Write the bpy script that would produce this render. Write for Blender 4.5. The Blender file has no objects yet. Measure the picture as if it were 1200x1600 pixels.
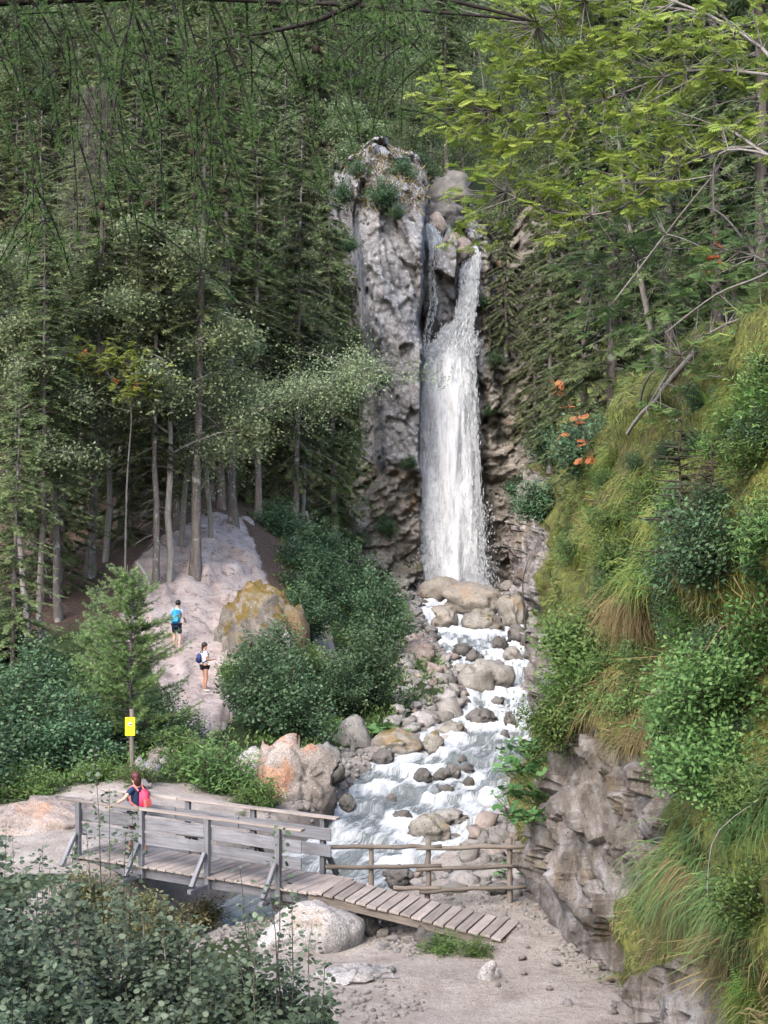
import bpy, math, random
import numpy as np
from mathutils import Vector

rng = np.random.default_rng(11)
random.seed(11)
sc = bpy.context.scene
COL = sc.collection
K = 1.9                      # metres of depth for one layout unit
CZ = 8.0                     # eye height above the stream

# ------------------------------------------------------------------ camera, light
cam = bpy.data.cameras.new('camera')
camo = bpy.data.objects.new('camera', cam)
COL.objects.link(camo)
camo.location = (0, 0, CZ)
camo.rotation_euler = (math.radians(90), 0, 0)
cam.sensor_fit = 'VERTICAL'
cam.sensor_height = 24
cam.lens = 1200 * K / 1600 * 24
cam.clip_start = 0.2
cam.clip_end = 2000
sc.camera = camo

SUN_DIR = Vector((-0.40, -0.80, 0.85)).normalized()
world = bpy.data.worlds.new('World')
sc.world = world
world.use_nodes = True
wn = world.node_tree
wn.nodes.clear()
sky = wn.nodes.new('ShaderNodeTexSky')
sky.sky_type = 'NISHITA'
sky.sun_disc = False
sky.sun_elevation = math.asin(SUN_DIR.z)
sky.sun_rotation = math.atan2(SUN_DIR.x, SUN_DIR.y)
sky.air_density = 1.0
sky.dust_density = 2.5
sky.ozone_density = 0.6
bg = wn.nodes.new('ShaderNodeBackground')
bg.inputs['Strength'].default_value = 0.15
wo = wn.nodes.new('ShaderNodeOutputWorld')
wn.links.new(sky.outputs[0], bg.inputs['Color'])
wn.links.new(bg.outputs[0], wo.inputs['Surface'])
sl = bpy.data.lights.new('sun', 'SUN')
sl.energy = 1.15
sl.angle = math.radians(45)
sl.color = (1.0, 0.99, 0.975)
slo = bpy.data.objects.new('sun', sl)
COL.objects.link(slo)
slo.rotation_euler = SUN_DIR.to_track_quat('Z', 'Y').to_euler()
slo.location = (-30, -30, 80)

sc.view_settings.view_transform = 'Standard'
sc.view_settings.look = 'None'
sc.view_settings.exposure = 1.75
sc.view_settings.gamma = 1.0
sc.render.engine = 'CYCLES'
sc.cycles.use_denoising = True
sc.cycles.max_bounces = 4
sc.cycles.diffuse_bounces = 2
sc.cycles.glossy_bounces = 2
sc.cycles.transmission_bounces = 2
sc.cycles.transparent_max_bounces = 8
sc.cycles.use_adaptive_sampling = True
sc.cycles.adaptive_threshold = 0.025
sc.cycles.use_fast_gi = True
sc.cycles.fast_gi_method = 'REPLACE'
sc.cycles.ao_bounces_render = 1
world.light_settings.distance = 12.0
world.light_settings.ao_factor = 1.0
sc.cycles.caustics_reflective = False
sc.cycles.caustics_refractive = False


# ------------------------------------------------------------------ helpers
def P(px, py, d):
    return np.array([(px - 600) / 1200 * d, K * d, CZ + (800 - py) / 1200 * d])


def pix(V):
    V = np.asarray(V, float)
    d = np.maximum(V[..., 1] / K, .01)
    return 600 + V[..., 0] / d * 1200, 800 - (V[..., 2] - CZ) / d * 1200


def norm(a):
    a = np.asarray(a, float)
    return a / np.maximum(np.linalg.norm(a, axis=-1, keepdims=True), 1e-9)


def sstep(a, b, x):
    t = np.clip((x - a) / (b - a), 0, 1)
    return t * t * (3 - 2 * t)


def hsh(ix, iy, iz, s):
    with np.errstate(over='ignore'):
        n = (ix.astype(np.int64) * 374761393 + iy.astype(np.int64) * 668265263 +
             iz.astype(np.int64) * 1442695041 + s * 974634777)
        n = n & 0xFFFFFFFF
        n = ((n ^ (n >> 13)) * 1274126177) & 0xFFFFFFFF
        n = ((n ^ (n >> 15)) * 2246822519) & 0xFFFFFFFF
        n = n ^ (n >> 16)
    return n.astype(float) / 4294967295.0


def vnoise(p, s=0):
    b = np.floor(p)
    f = p - b
    f = f * f * (3 - 2 * f)
    b = b.astype(np.int64)
    out = 0
    for i in (0, 1):
        for j in (0, 1):
            for k in (0, 1):
                w = (f[:, 0] if i else 1 - f[:, 0]) * (f[:, 1] if j else 1 - f[:, 1]) * (f[:, 2] if k else 1 - f[:, 2])
                out = out + w * hsh(b[:, 0] + i, b[:, 1] + j, b[:, 2] + k, s)
    return out


def fbm(p, o=4, s=0):
    p = np.asarray(p, float)
    r = 0
    a = 1
    t = 0
    for i in range(o):
        r = r + a * (vnoise(p * 2 ** i + 17.3 * i, s + i) - .5)
        t += a
        a *= .5
    return r / t * 2


def facets(p, cell, s=0, tilt=1.0):
    pc = np.asarray(p, float) / cell
    b = np.floor(pc).astype(np.int64)
    best = np.full(len(pc), 1e9)
    val = np.zeros(len(pc))
    for i in (-1, 0, 1):
        for j in (-1, 0, 1):
            for k in (-1, 0, 1):
                cx, cy, cz = b[:, 0] + i, b[:, 1] + j, b[:, 2] + k
                dx = pc[:, 0] - cx - hsh(cx, cy, cz, s)
                dy = pc[:, 1] - cy - hsh(cx, cy, cz, s + 1)
                dz = pc[:, 2] - cz - hsh(cx, cy, cz, s + 2)
                d2 = dx * dx + dy * dy + dz * dz
                v = (hsh(cx, cy, cz, s + 3) - .5) + tilt * (dx * (hsh(cx, cy, cz, s + 4) - .5) +
                    dy * (hsh(cx, cy, cz, s + 5) - .5) + dz * (hsh(cx, cy, cz, s + 6) - .5))
                m = d2 < best
                best = np.where(m, d2, best)
                val = np.where(m, v, val)
    return val


def mesh_np(name, V, F, attrs=None, smooth=True):
    V = np.ascontiguousarray(V, dtype=np.float32)
    F = np.ascontiguousarray(F, dtype=np.int32)
    me = bpy.data.meshes.new(name)
    me.vertices.add(len(V))
    me.vertices.foreach_set('co', V.ravel())
    me.loops.add(F.size)
    me.loops.foreach_set('vertex_index', F.ravel())
    me.polygons.add(len(F))
    me.polygons.foreach_set('loop_start', np.arange(len(F), dtype=np.int32) * F.shape[1])
    if smooth:
        me.polygons.foreach_set('use_smooth', np.ones(len(F), dtype=bool))
    me.update(calc_edges=True)
    if attrs:
        for k, a in attrs.items():
            a = np.ascontiguousarray(a, dtype=np.float32)
            if a.ndim == 1:
                me.attributes.new(k, 'FLOAT', 'POINT').data.foreach_set('value', a)
            else:
                if a.shape[1] == 3:
                    a = np.concatenate([a, np.ones((len(a), 1), np.float32)], 1)
                me.attributes.new(k, 'FLOAT_COLOR', 'POINT').data.foreach_set('color', a.ravel())
    return me


class Acc:
    """collects quads into one mesh"""
    def __init__(self):
        self.V, self.F, self.A, self.n = [], [], [], 0

    def add(self, V, F, a=0.5):
        V = np.asarray(V, float).reshape(-1, 3)
        self.V.append(V)
        self.F.append(np.asarray(F, int) + self.n)
        self.A.append(np.broadcast_to(np.asarray(a, float), (len(V),)))
        self.n += len(V)

    def mesh(self, name, mat=None, smooth=True):
        if not self.V:
            return None
        me = mesh_np(name, np.concatenate(self.V), np.concatenate(self.F), {'var': np.concatenate(self.A)}, smooth)
        if mat:
            me.materials.append(mat)
        return me


def link(name, me, parent=None, loc=None):
    o = bpy.data.objects.new(name, me)
    COL.objects.link(o)
    if parent is not None:
        o.parent = parent
    if loc is not None:
        o.location = loc
    return o


def tag(o, label, cat, group=None):
    o['label'] = label
    o['category'] = cat
    if group:
        o['group'] = group
    return o


def thing(name, label, cat, loc=(0, 0, 0), rz=0.0, group=None, sc_=1.0, rx=0.0, ry=0.0):
    o = bpy.data.objects.new(name, None)
    COL.objects.link(o)
    o.empty_display_size = .1
    o.location = loc
    o.rotation_euler = (rx, ry, rz)
    o.scale = (sc_,) * 3 if np.isscalar(sc_) else sc_
    return tag(o, label, cat, group)


def struct(name, me):
    o = link(name, me)
    o['kind'] = 'structure'
    return o


def stuff(o):
    o['kind'] = 'stuff'
    return o


def tube(pts, rad, n=5):
    pts = np.asarray(pts, float)
    m = len(pts)
    rad = np.broadcast_to(np.asarray(rad, float), (m,))
    T = norm(np.gradient(pts, axis=0))
    ref = np.array([0, 0, 1.]) if abs(T[:, 2]).mean() < .8 else np.array([1., 0, 0])
    S = norm(np.cross(T, ref))
    U = np.cross(S, T)
    a = np.arange(n) / n * 2 * math.pi
    V = pts[:, None] + rad[:, None, None] * (np.cos(a)[None, :, None] * S[:, None] + np.sin(a)[None, :, None] * U[:, None])
    F = []
    for i in range(m - 1):
        for j in range(n):
            F.append((i * n + j, i * n + (j + 1) % n, (i + 1) * n + (j + 1) % n, (i + 1) * n + j))
    return V.reshape(-1, 3), np.array(F)


def spline(pts, n):
    pts = np.asarray(pts, float)
    t = np.linspace(0, len(pts) - 1, n)
    i = np.clip(t.astype(int), 0, len(pts) - 2)
    f = (t - i)[:, None]
    g = lambda k: pts[np.clip(i + k, 0, len(pts) - 1)]
    p0, p1, p2, p3 = g(-1), g(0), g(1), g(2)
    return .5 * (2 * p1 + (p2 - p0) * f + (2 * p0 - 5 * p1 + 4 * p2 - p3) * f ** 2 + (3 * p1 - p0 - 3 * p2 + p3) * f ** 3)


def bake(TV, TF, Pn, A, S, size, wid=None):
    """copies of a small template: TV = (along A, along S, along A x S)"""
    TV = np.asarray(TV, float)
    A = norm(A)
    S = norm(S - A * np.sum(S * A, 1, keepdims=True))
    N = np.cross(A, S)
    n, k = len(Pn), len(TV)
    size = np.broadcast_to(np.asarray(size, float), (n,))[:, None, None]
    wid = size if wid is None else np.broadcast_to(np.asarray(wid, float), (n,))[:, None, None]
    V = Pn[:, None] + size * (TV[None, :, 0:1] * A[:, None] + TV[None, :, 2:3] * N[:, None]) + wid * TV[None, :, 1:2] * S[:, None]
    F = (np.asarray(TF)[None] + (np.arange(n) * k)[:, None, None]).reshape(-1, len(TF[0]))
    return V.reshape(-1, 3), F


def rdir(n, zb=0.0, zs=1.0, r=rng):
    v = r.normal(size=(n, 3))
    v[:, 2] = v[:, 2] * zs + zb
    return norm(v)


LEAF_V = [(0, 0, 0), (.3, .36, .05), (.72, .33, .04), (1, 0, -.06), (.72, -.33, .04), (.3, -.36, .05)]
LEAF_F = [(0, 1, 2, 3), (0, 3, 4, 5)]
KITE_V = [(0, 0, 0), (.4, .5, 0), (1, 0, -.08), (.4, -.5, 0)]
KITE_F = [(0, 1, 2, 3)]
SPRAY_V = [(0, 0, 0), (.5, .10, .03), (1.1, 0, -.14), (.5, -.10, .03),
           (.10, .02, 0), (.50, .34, 0), (.85, .52, -.16), (.45, .18, .02),
           (.10, -.02, 0), (.45, -.18, .02), (.85, -.52, -.16), (.50, -.34, 0)]
SPRAY_F = [(0, 1, 2, 3), (4, 5, 6, 7), (8, 9, 10, 11)]


# ------------------------------------------------------------------ materials
class NT:
    def __init__(self, name):
        self.m = bpy.data.materials.new(name)
        self.m.use_nodes = True
        self.t = self.m.node_tree
        self.t.nodes.clear()
        self.out = self.t.nodes.new('ShaderNodeOutputMaterial')

    def n(self, typ, ins=None, **props):
        nd = self.t.nodes.new('ShaderNode' + typ)
        for k, v in props.items():
            setattr(nd, k, v)
        for k, v in (ins or {}).items():
            if isinstance(v, bpy.types.NodeSocket):
                self.t.links.new(v, nd.inputs[k])
            else:
                nd.inputs[k].default_value = v
        return nd

    def noise(self, co, scale, detail=4, rough=.6, dist=0.0):
        return self.n('TexNoise', {'Vector': co, 'Scale': scale, 'Detail': detail, 'Roughness': rough, 'Distortion': dist}).outputs[0]

    def ramp(self, f, stops):
        nd = self.n('ValToRGB', {'Fac': f})
        e = nd.color_ramp.elements
        while len(e) < len(stops):
            e.new(.5)
        for el, (p, c) in zip(e, stops):
            el.position = p
            el.color = (*c, 1) if len(c) == 3 else c
        return nd.outputs[0]

    def thr(self, f, a, b):
        return self.n('MapRange', {'Value': f, 'From Min': a, 'From Max': b}).outputs[0]

    def mix(self, f, a, b, mode='MIX'):
        nd = self.n('Mix', data_type='RGBA', blend_type=mode)
        for k, v in ((0, f), (6, a), (7, b)):
            if isinstance(v, bpy.types.NodeSocket):
                self.t.links.new(v, nd.inputs[k])
            else:
                nd.inputs[k].default_value = (*v, 1) if (not np.isscalar(v) and len(v) == 3) else v
        return nd.outputs[2]

    def math(self, op, a, b=0.0):
        nd = self.n('Math', operation=op)
        for k, v in ((0, a), (1, b)):
            if isinstance(v, bpy.types.NodeSocket):
                self.t.links.new(v, nd.inputs[k])
            else:
                nd.inputs[k].default_value = v
        return nd.outputs[0]

    def bump(self, h, s=.5, d=.1, nrm=None):
        ins = {'Height': h, 'Strength': s, 'Distance': d}
        if nrm is not None:
            ins['Normal'] = nrm
        return self.n('Bump', ins).outputs[0]

    def attr(self, name):
        return self.n('Attribute', attribute_name=name)

    def vmul(self, v, s):
        return self.n('VectorMath', {0: v, 1: s}, operation='MULTIPLY').outputs[0]

    def vadd(self, v, s):
        return self.n('VectorMath', {0: v, 1: s}, operation='ADD').outputs[0]

    def done(self, sh):
        self.t.links.new(sh, self.out.inputs['Surface'])
        return self.m

    def bsdf(self, col, rough=.8, nrm=None, spec=.3):
        ins = {'Base Color': col if isinstance(col, bpy.types.NodeSocket) else (*col, 1), 'Roughness': rough, 'Specular IOR Level': spec}
        if nrm is not None:
            ins['Normal'] = nrm
        return self.n('BsdfPrincipled', ins).outputs[0]


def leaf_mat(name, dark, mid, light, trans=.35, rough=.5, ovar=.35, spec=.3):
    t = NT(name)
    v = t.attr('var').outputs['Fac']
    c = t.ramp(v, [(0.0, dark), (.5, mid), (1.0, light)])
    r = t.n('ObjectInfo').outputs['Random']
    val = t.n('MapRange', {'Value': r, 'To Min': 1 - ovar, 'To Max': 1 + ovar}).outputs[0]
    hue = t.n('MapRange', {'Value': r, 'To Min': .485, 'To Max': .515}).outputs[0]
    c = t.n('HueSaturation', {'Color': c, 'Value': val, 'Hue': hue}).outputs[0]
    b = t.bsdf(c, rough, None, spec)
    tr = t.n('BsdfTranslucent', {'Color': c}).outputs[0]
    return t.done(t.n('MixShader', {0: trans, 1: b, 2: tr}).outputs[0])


def bark_mat(name, a, b, lich=(.35, .36, .33), lam=.55):
    t = NT(name)
    co = t.n('TexCoord').outputs['Object']
    n1 = t.noise(t.vmul(co, (9, 9, 1.6)), 1.5, 6, .65)
    c = t.ramp(n1, [(.3, a), (.7, b)])
    n2 = t.noise(co, 2.2, 5, .7)
    c = t.mix(t.thr(n2, lam, lam + .12), c, lich)
    return t.done(t.bsdf(c, .9, t.bump(n1, .7, .03), .15))


def rock_mat(name, a, b, c, scale=1.0, lichen=(.55, .55, .5), lam=.58, stain=(.28, .16, .07), sam=.66, moss=None, mlo=.55, strata=0.0, world=False, bumpd=.06, wet=None):
    t = NT(name)
    if world:
        co = t.n('NewGeometry').outputs['Position']
    else:
        r = t.n('ObjectInfo').outputs['Random']
        off = t.n('CombineXYZ', {0: t.math('MULTIPLY', r, 37.0), 1: t.math('MULTIPLY', r, 91.0)}).outputs[0]
        co = t.vadd(t.n('TexCoord').outputs['Object'], off)
    cs = co
    if strata:
        cs = t.n('Mapping', {'Vector': co, 'Rotation': (0.25, strata, 0), 'Scale': (.5, .5, 2.4)}).outputs[0]
    n1 = t.noise(cs, 1.1 * scale, 9, .68, .3)
    n2 = t.noise(cs, 7.0 * scale, 6, .7)
    n3 = t.noise(co, .55 * scale, 4, .6)
    n4 = t.noise(co, 28 * scale, 4, .7)
    col = t.ramp(n1, [(.28, a), (.5, b), (.72, c)])
    col = t.mix(t.thr(n2, .38, .30), col, t.mix(.65, col, (.03, .028, .028)))
    col = t.mix(t.thr(n2, lam, lam + .1), col, lichen)
    col = t.mix(t.math('MULTIPLY', t.thr(n3, sam, sam + .08), .7), col, stain)
    col = t.mix(.4 if world else .75, col, t.ramp(n4, [(.3, (.12, .12, .12)), (.7, (.88, .88, .88))]), 'OVERLAY')
    n5 = t.noise(co, 3.2 * scale, 7, .75, .8)
    col = t.mix(t.thr(n5, .42 - .05 * world, .34 - .05 * world), col, t.mix(.7, col, (.035, .03, .028)))
    if wet is not None:
        zz = t.n('SeparateXYZ', {0: t.n('TexCoord').outputs['Object']}).outputs[2]
        wv = t.thr(t.math('ADD', zz, t.math('MULTIPLY', t.math('SUBTRACT', n1, .5), .8)), wet + .12, wet - .05)
        col = t.mix(t.math('MULTIPLY', wv, .72), col, t.mix(.8, col, (.03, .03, .03)))
    if moss is not None:
        nz = t.n('SeparateXYZ', {0: t.n('NewGeometry').outputs['Normal']}).outputs[2]
        mv = t.math('ADD', t.math('MULTIPLY', nz, .35), t.noise(co, 1.3 * scale, 6, .7))
        col = t.mix(t.thr(mv, mlo + .2, mlo + .3), col, t.ramp(n2, [(.3, tuple(x * .5 for x in moss)), (.7, moss)]))
    h = t.math('ADD', t.math('MULTIPLY', n1, 1.0), t.math('MULTIPLY', n2, .5))
    h = t.math('ADD', h, t.math('ADD', t.math('MULTIPLY', n4, .14), t.math('MULTIPLY', n5, .5)))
    return t.done(t.bsdf(col, .85 if wet is None else .6, t.bump(h, 1.0, bumpd), .25))


def wood_mat(name, a, b, axis=0, sc_=1.0):
    t = NT(name)
    r = t.n('ObjectInfo').outputs['Random']
    off = t.n('CombineXYZ', {0: t.math('MULTIPLY', r, 53.0), 1: t.math('MULTIPLY', r, 17.0), 2: t.math('MULTIPLY', r, 29.0)}).outputs[0]
    s = [14, 14, 14]
    s[axis] = .9
    co = t.vadd(t.n('TexCoord').outputs['Object'], off)
    n1 = t.noise(t.vmul(co, tuple(s)), 1.6 * sc_, 6, .65, .6)
    n2 = t.noise(co, 1.7, 4, .6)
    c = t.ramp(n1, [(.25, a), (.6, b), (.85, tuple(min(1, x * 1.25) for x in b))])
    c = t.mix(t.math('MULTIPLY', t.thr(n2, .5, .75), .45), c, tuple(x * .55 for x in a))
    c = t.n('HueSaturation', {'Color': c, 'Value': t.n('MapRange', {'Value': r, 'To Min': .72, 'To Max': 1.2}).outputs[0]}).outputs[0]
    return t.done(t.bsdf(c, .85, t.bump(n1, .5, .012), .2))


def plain(name, col, rough=.7, var=.12, sc_=20, spec=.3):
    t = NT(name)
    co = t.n('TexCoord').outputs['Object']
    n1 = t.noise(co, sc_, 3, .6)
    c = t.ramp(n1, [(.3, tuple(x * (1 - var) for x in col)), (.7, tuple(min(1, x * (1 + var)) for x in col))])
    return t.done(t.bsdf(c, rough, t.bump(n1, .15, .01), spec))


M = {}
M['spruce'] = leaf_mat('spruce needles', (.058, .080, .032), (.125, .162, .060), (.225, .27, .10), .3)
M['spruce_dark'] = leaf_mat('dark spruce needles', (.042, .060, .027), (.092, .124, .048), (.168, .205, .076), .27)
M['larch'] = leaf_mat('larch needles', (.095, .165, .055), (.18, .285, .09), (.29, .41, .16), .4, .55, .08)
M['larch_over'] = leaf_mat('overhanging larch needles', (.05, .10, .03), (.095, .18, .05), (.17, .27, .085), .45, .6, 0)
M['birch'] = leaf_mat('pale deciduous leaves', (.12, .165, .075), (.21, .27, .135), (.35, .40, .24), .42, .5, .15)
M['far'] = leaf_mat('far deciduous leaves', (.09, .13, .06), (.15, .20, .095), (.26, .30, .16), .4, .5, .3)
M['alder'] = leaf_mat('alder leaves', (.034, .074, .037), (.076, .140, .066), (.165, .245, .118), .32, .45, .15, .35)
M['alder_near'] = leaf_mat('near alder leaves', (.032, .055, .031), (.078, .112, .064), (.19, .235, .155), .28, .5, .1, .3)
M['herb'] = leaf_mat('bright herb leaves', (.06, .12, .03), (.12, .21, .055), (.22, .30, .09), .38, .5, .2)
M['bright'] = leaf_mat('bright shrub leaves', (.07, .15, .045), (.13, .25, .075), (.24, .36, .12), .4, .45, .1)
M['rowan'] = leaf_mat('yellow green rowan leaves', (.13, .205, .035), (.27, .36, .06), (.47, .53, .12), .48, .5, .2)
M['rowan_green'] = leaf_mat('green rowan leaves', (.07, .13, .04), (.14, .23, .07), (.27, .34, .12), .42, .5, .18)
M['orange_leaf'] = leaf_mat('orange rowan leaves', (.45, .12, .05), (.62, .20, .08), (.70, .32, .14), .4, .5, .1)
M['grass'] = leaf_mat('hanging grass', (.10, .135, .028), (.22, .265, .055), (.36, .39, .11), .38, .6, 0)
M['straw'] = leaf_mat('dry grass', (.11, .08, .032), (.20, .155, .065), (.30, .25, .115), .3, .7, 0)
M['green_grass'] = leaf_mat('green grass', (.05, .10, .035), (.10, .18, .055), (.20, .28, .09), .35, .5, 0)
M['butterbur'] = leaf_mat('butterbur leaves', (.05, .13, .04), (.10, .21, .065), (.17, .29, .10), .35, .5, .12)
M['fern'] = leaf_mat('fern fronds', (.07, .15, .04), (.13, .24, .06), (.20, .32, .09), .4, .5, .12)
M['lichen_beard'] = leaf_mat('beard lichen', (.12, .10, .085), (.19, .16, .14), (.27, .24, .21), .3, .9, 0)
M['bark'] = bark_mat('spruce bark', (.075, .062, .055), (.18, .155, .14))
M['log_pale'] = bark_mat('bleached log', (.22, .20, .17), (.40, .37, .33), (.45, .44, .40), .62)
M['bark_dark'] = bark_mat('dark bark', (.03, .025, .022), (.075, .06, .05), lam=.68)
M['bark_pale'] = bark_mat('pale bark', (.13, .115, .10), (.27, .25, .23), (.36, .36, .33), .62)
M['twig'] = bark_mat('larch twig', (.012, .010, .010), (.035, .028, .026), (.10, .10, .09), .72)
M['stem'] = bark_mat('shrub stem', (.05, .04, .03), (.11, .09, .07))
M['cone'] = plain('larch cone', (.035, .022, .016), .9)
M['berry'] = plain('rowan berry', (.55, .12, .04), .5)
M['cliff'] = rock_mat('pale grey cliff', (.13, .125, .125), (.27, .262, .268), (.42, .41, .42), .6, (.54, .53, .53), .55, (.17, .13, .08), .64, (.14, .11, .05), .66, 0, True, .3)
M['cliff_brown'] = rock_mat('brown layered cliff', (.10, .088, .072), (.24, .212, .18), (.38, .345, .30), .6, (.46, .44, .40), .58, (.20, .12, .05), .58, (.09, .11, .035), .6, .45, True, .25)
M['boulder'] = rock_mat('grey boulder', (.12, .108, .095), (.24, .22, .195), (.35, .325, .30), 1.2, (.42, .41, .38), .62, (.24, .16, .09), .62, wet=-.38)
M['boulder_pink'] = rock_mat('pinkish boulder', (.17, .13, .11), (.30, .24, .205), (.40, .345, .31), 1.2, (.45, .43, .40), .62, (.30, .17, .11), .60, wet=-.38)
M['boulder_dark'] = rock_mat('wet dark boulder', (.055, .05, .045), (.12, .11, .10), (.21, .195, .18), 1.5, (.30, .29, .27), .66, (.13, .09, .05), .6, wet=-.1)
M['boulder_tan'] = rock_mat('tan boulder', (.15, .13, .105), (.26, .225, .185), (.36, .32, .27), .9, (.42, .40, .36), .64, (.26, .17, .10), .60, wet=-.34)
M['boulder_orange'] = rock_mat('orange stained boulder', (.15, .125, .105), (.28, .24, .21), (.40, .36, .33), 1.0, (.45, .43, .40), .60, (.36, .165, .085), .50, wet=-.5)
M['boulder_pale'] = rock_mat('pale boulder', (.20, .18, .168), (.32, .295, .278), (.40, .375, .36), 1.0, (.44, .43, .41), .64, (.30, .23, .18), .60, wet=-.7)
M['boulder_moss'] = rock_mat('mossy boulder', (.12, .11, .095), (.24, .22, .19), (.34, .31, .27), 1.3, (.42, .41, .37), .62, (.22, .14, .06), .56, (.17, .125, .035), .56, wet=-.4)
M['wood'] = wood_mat('weathered grey wood', (.085, .083, .09), (.19, .187, .20), 0)
M['plank'] = wood_mat('weathered deck plank', (.175, .143, .125), (.32, .272, .242), 0)
M['log'] = wood_mat('brown fence log', (.09, .072, .058), (.185, .155, .13), 0)
M['logz'] = wood_mat('brown fence post', (.13, .10, .075), (.25, .20, .16), 2)
M['woodz'] = wood_mat('weathered grey post', (.10, .09, .09), (.23, .215, .215), 2)
M['postz'] = wood_mat('pale sign post', (.22, .20, .17), (.38, .35, .31), 2)
M['yellow'] = plain('yellow sign board', (.80, .58, .02), .4, .05)
M['ink'] = plain('black print', (.03, .03, .03), .5)
M['whiteprint'] = plain('white print', (.75, .73, .70), .5)


# ------------------------------------------------------------------ the lie of the land
ST_D = np.array([4, 8, 13, 15.5, 17, 18.5, 20, 22, 24, 26.3, 29.5, 33, 38, 44, 50, 52])
ST_X = np.array([-13, -10, -6.5, -3.7, -2.0, -.55, .5, 1.5, 2.45, 3.6, 4.75, 4.9, 4.8, 4.7, 4.55, 4.55])
ST_W = np.array([2, 2, 1.8, 1.7, 2.0, 2.2, 2.3, 2.8, 2.8, 2.3, 1.5, 1.7, 2.3, 2.6, 2.3, 2.3])
ST_Z = np.array([-1.9, -1.5, -1.1, -.85, -.7, -.55, -.38, -.15, .07, .33, .7, 1.1, 1.65, 2.35, 2.95, 3.0])


def s_x(y): return np.interp(np.asarray(y) / K, ST_D, ST_X)
def s_w(y): return np.interp(np.asarray(y) / K, ST_D, ST_W)
def s_z(y): return np.interp(np.asarray(y) / K, ST_D, ST_Z)


def water_depth(py):
    d = np.linspace(12, 51, 2000)
    z = CZ + (800 - py) / 1200 * d
    return d[np.argmin(np.abs(z - np.interp(d, ST_D, ST_Z)))]


CTL = [  # px, py, depth unit
    (60, 1300, 17), (0, 1285, 18), (-150, 1290, 18), (0, 1245, 20.5), (207, 1212, 19.5), (250, 1195, 21), (320, 1092, 27), (310, 1140, 24),
    (275, 1018, 28.5), (60, 1050, 27), (60, 965, 30), (130, 905, 32), (305, 880, 32), (300, 830, 34.5), (370, 812, 36), (200, 940, 30),
    (110, 1320, 16.3), (130, 1345, 15.7), (380, 960, 30), (415, 1030, 28), (480, 862, 38), (540, 885, 44), (520, 1055, 30), (585, 1010, 36),
    (620, 955, 42), (430, 1175, 23), (540, 1160, 25.5), (600, 1120, 28), (480, 1230, 20.5), (440, 1265, 19.5), (300, 1260, 18.5), (380, 1270, 18.8),
    (780, 1285, 20), (800, 1345, 17), (845, 1405, 14.9), (830, 1310, 18), (870, 1230, 22), (870, 1100, 28), (850, 1000, 36), (840, 930, 45),
    (785, 1478, 13.55), (900, 1500, 13), (700, 1600, 11.5), (900, 1600, 11.5), (560, 1560, 12), (1050, 1600, 11.5), (640, 1500, 13.3), (500, 1500, 13.4),
    (640, 1435, 14.7), (440, 1470, 14.2), (720, 1415, 14.9),
    (-200, 1050, 28), (-300, 950, 32), (-200, 850, 36), (100, 830, 38), (300, 760, 42), (450, 780, 44), (420, 720, 50), (100, 700, 48), (-300, 750, 46),
    (250, 640, 56), (0, 600, 58), (470, 660, 56), (-500, 600, 58), (660, 915, 50), (760, 920, 50), (560, 900, 47), (600, 915, 46),
    (1000, 1400, 16), (1000, 1200, 24), (1000, 1050, 34), (1000, 950, 46), (1200, 1000, 40), (1300, 1200, 24)]
CP = [P(*c) for c in CTL]
CP += [np.array(v) for v in [(0, 0, 5.9), (0, 3, 5.4), (-4, 0, 5.8), (3.5, 2, 5.6), (0, 8, 3.6), (-3, 9, 3.0), (1, 13, 1.8), (3, 15, 1.2), (-3, 15, .9), (-5, 17, .2), (-3, 21, .3),
     (.4, 32.6, -.35), (.7, 30.8, -.1), (-.9, 29.8, -.35), (1.6, 33.0, -.1), (-8, 12, .6), (-12, 20, .5), (-20, 30, 2), (-8, 8, 2.5), (-12, 0, 5), (-40, 60, 12), (-60, 30, 8), (-40, 100, 30), (-60, 100, 34), (40, 40, 4), (60, 90, 10), (30, 15, 2), (0, -15, 7), (-30, -15, 9), (30, -15, 7)]]
CP = np.array(CP)


def _rbf_fit():
    q = CP[:, :2].copy()
    q[:, 1] /= K
    n = len(q)
    R = np.linalg.norm(q[:, None] - q[None], axis=2)
    A = np.zeros((n + 3, n + 3))
    A[:n, :n] = -R + np.eye(n) * .25
    A[:n, n] = 1
    A[:n, n + 1:] = q
    A[n:, :n] = A[:n, n:].T
    return q, np.linalg.solve(A, np.concatenate([CP[:, 2], np.zeros(3)]))


RQ, RW = _rbf_fit()


def slab_mask(x, y):
    """the bare rock slab with the path climbing over it"""
    px = 600 + x / (y / K) * 1200
    d = y / K
    cx = np.interp(d, [22, 24, 27, 28.5, 30, 32, 34.5, 36.5], [262, 308, 318, 305, 305, 318, 330, 360])
    hw = np.interp(d, [22, 24, 27, 28.5, 30, 32, 34.5, 36.5], [30, 40, 66, 105, 115, 110, 72, 24])
    return sstep(1.25, .8, np.abs(px - cx) / hw) * sstep(20, 22, d) * sstep(37.5, 36, d)


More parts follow.
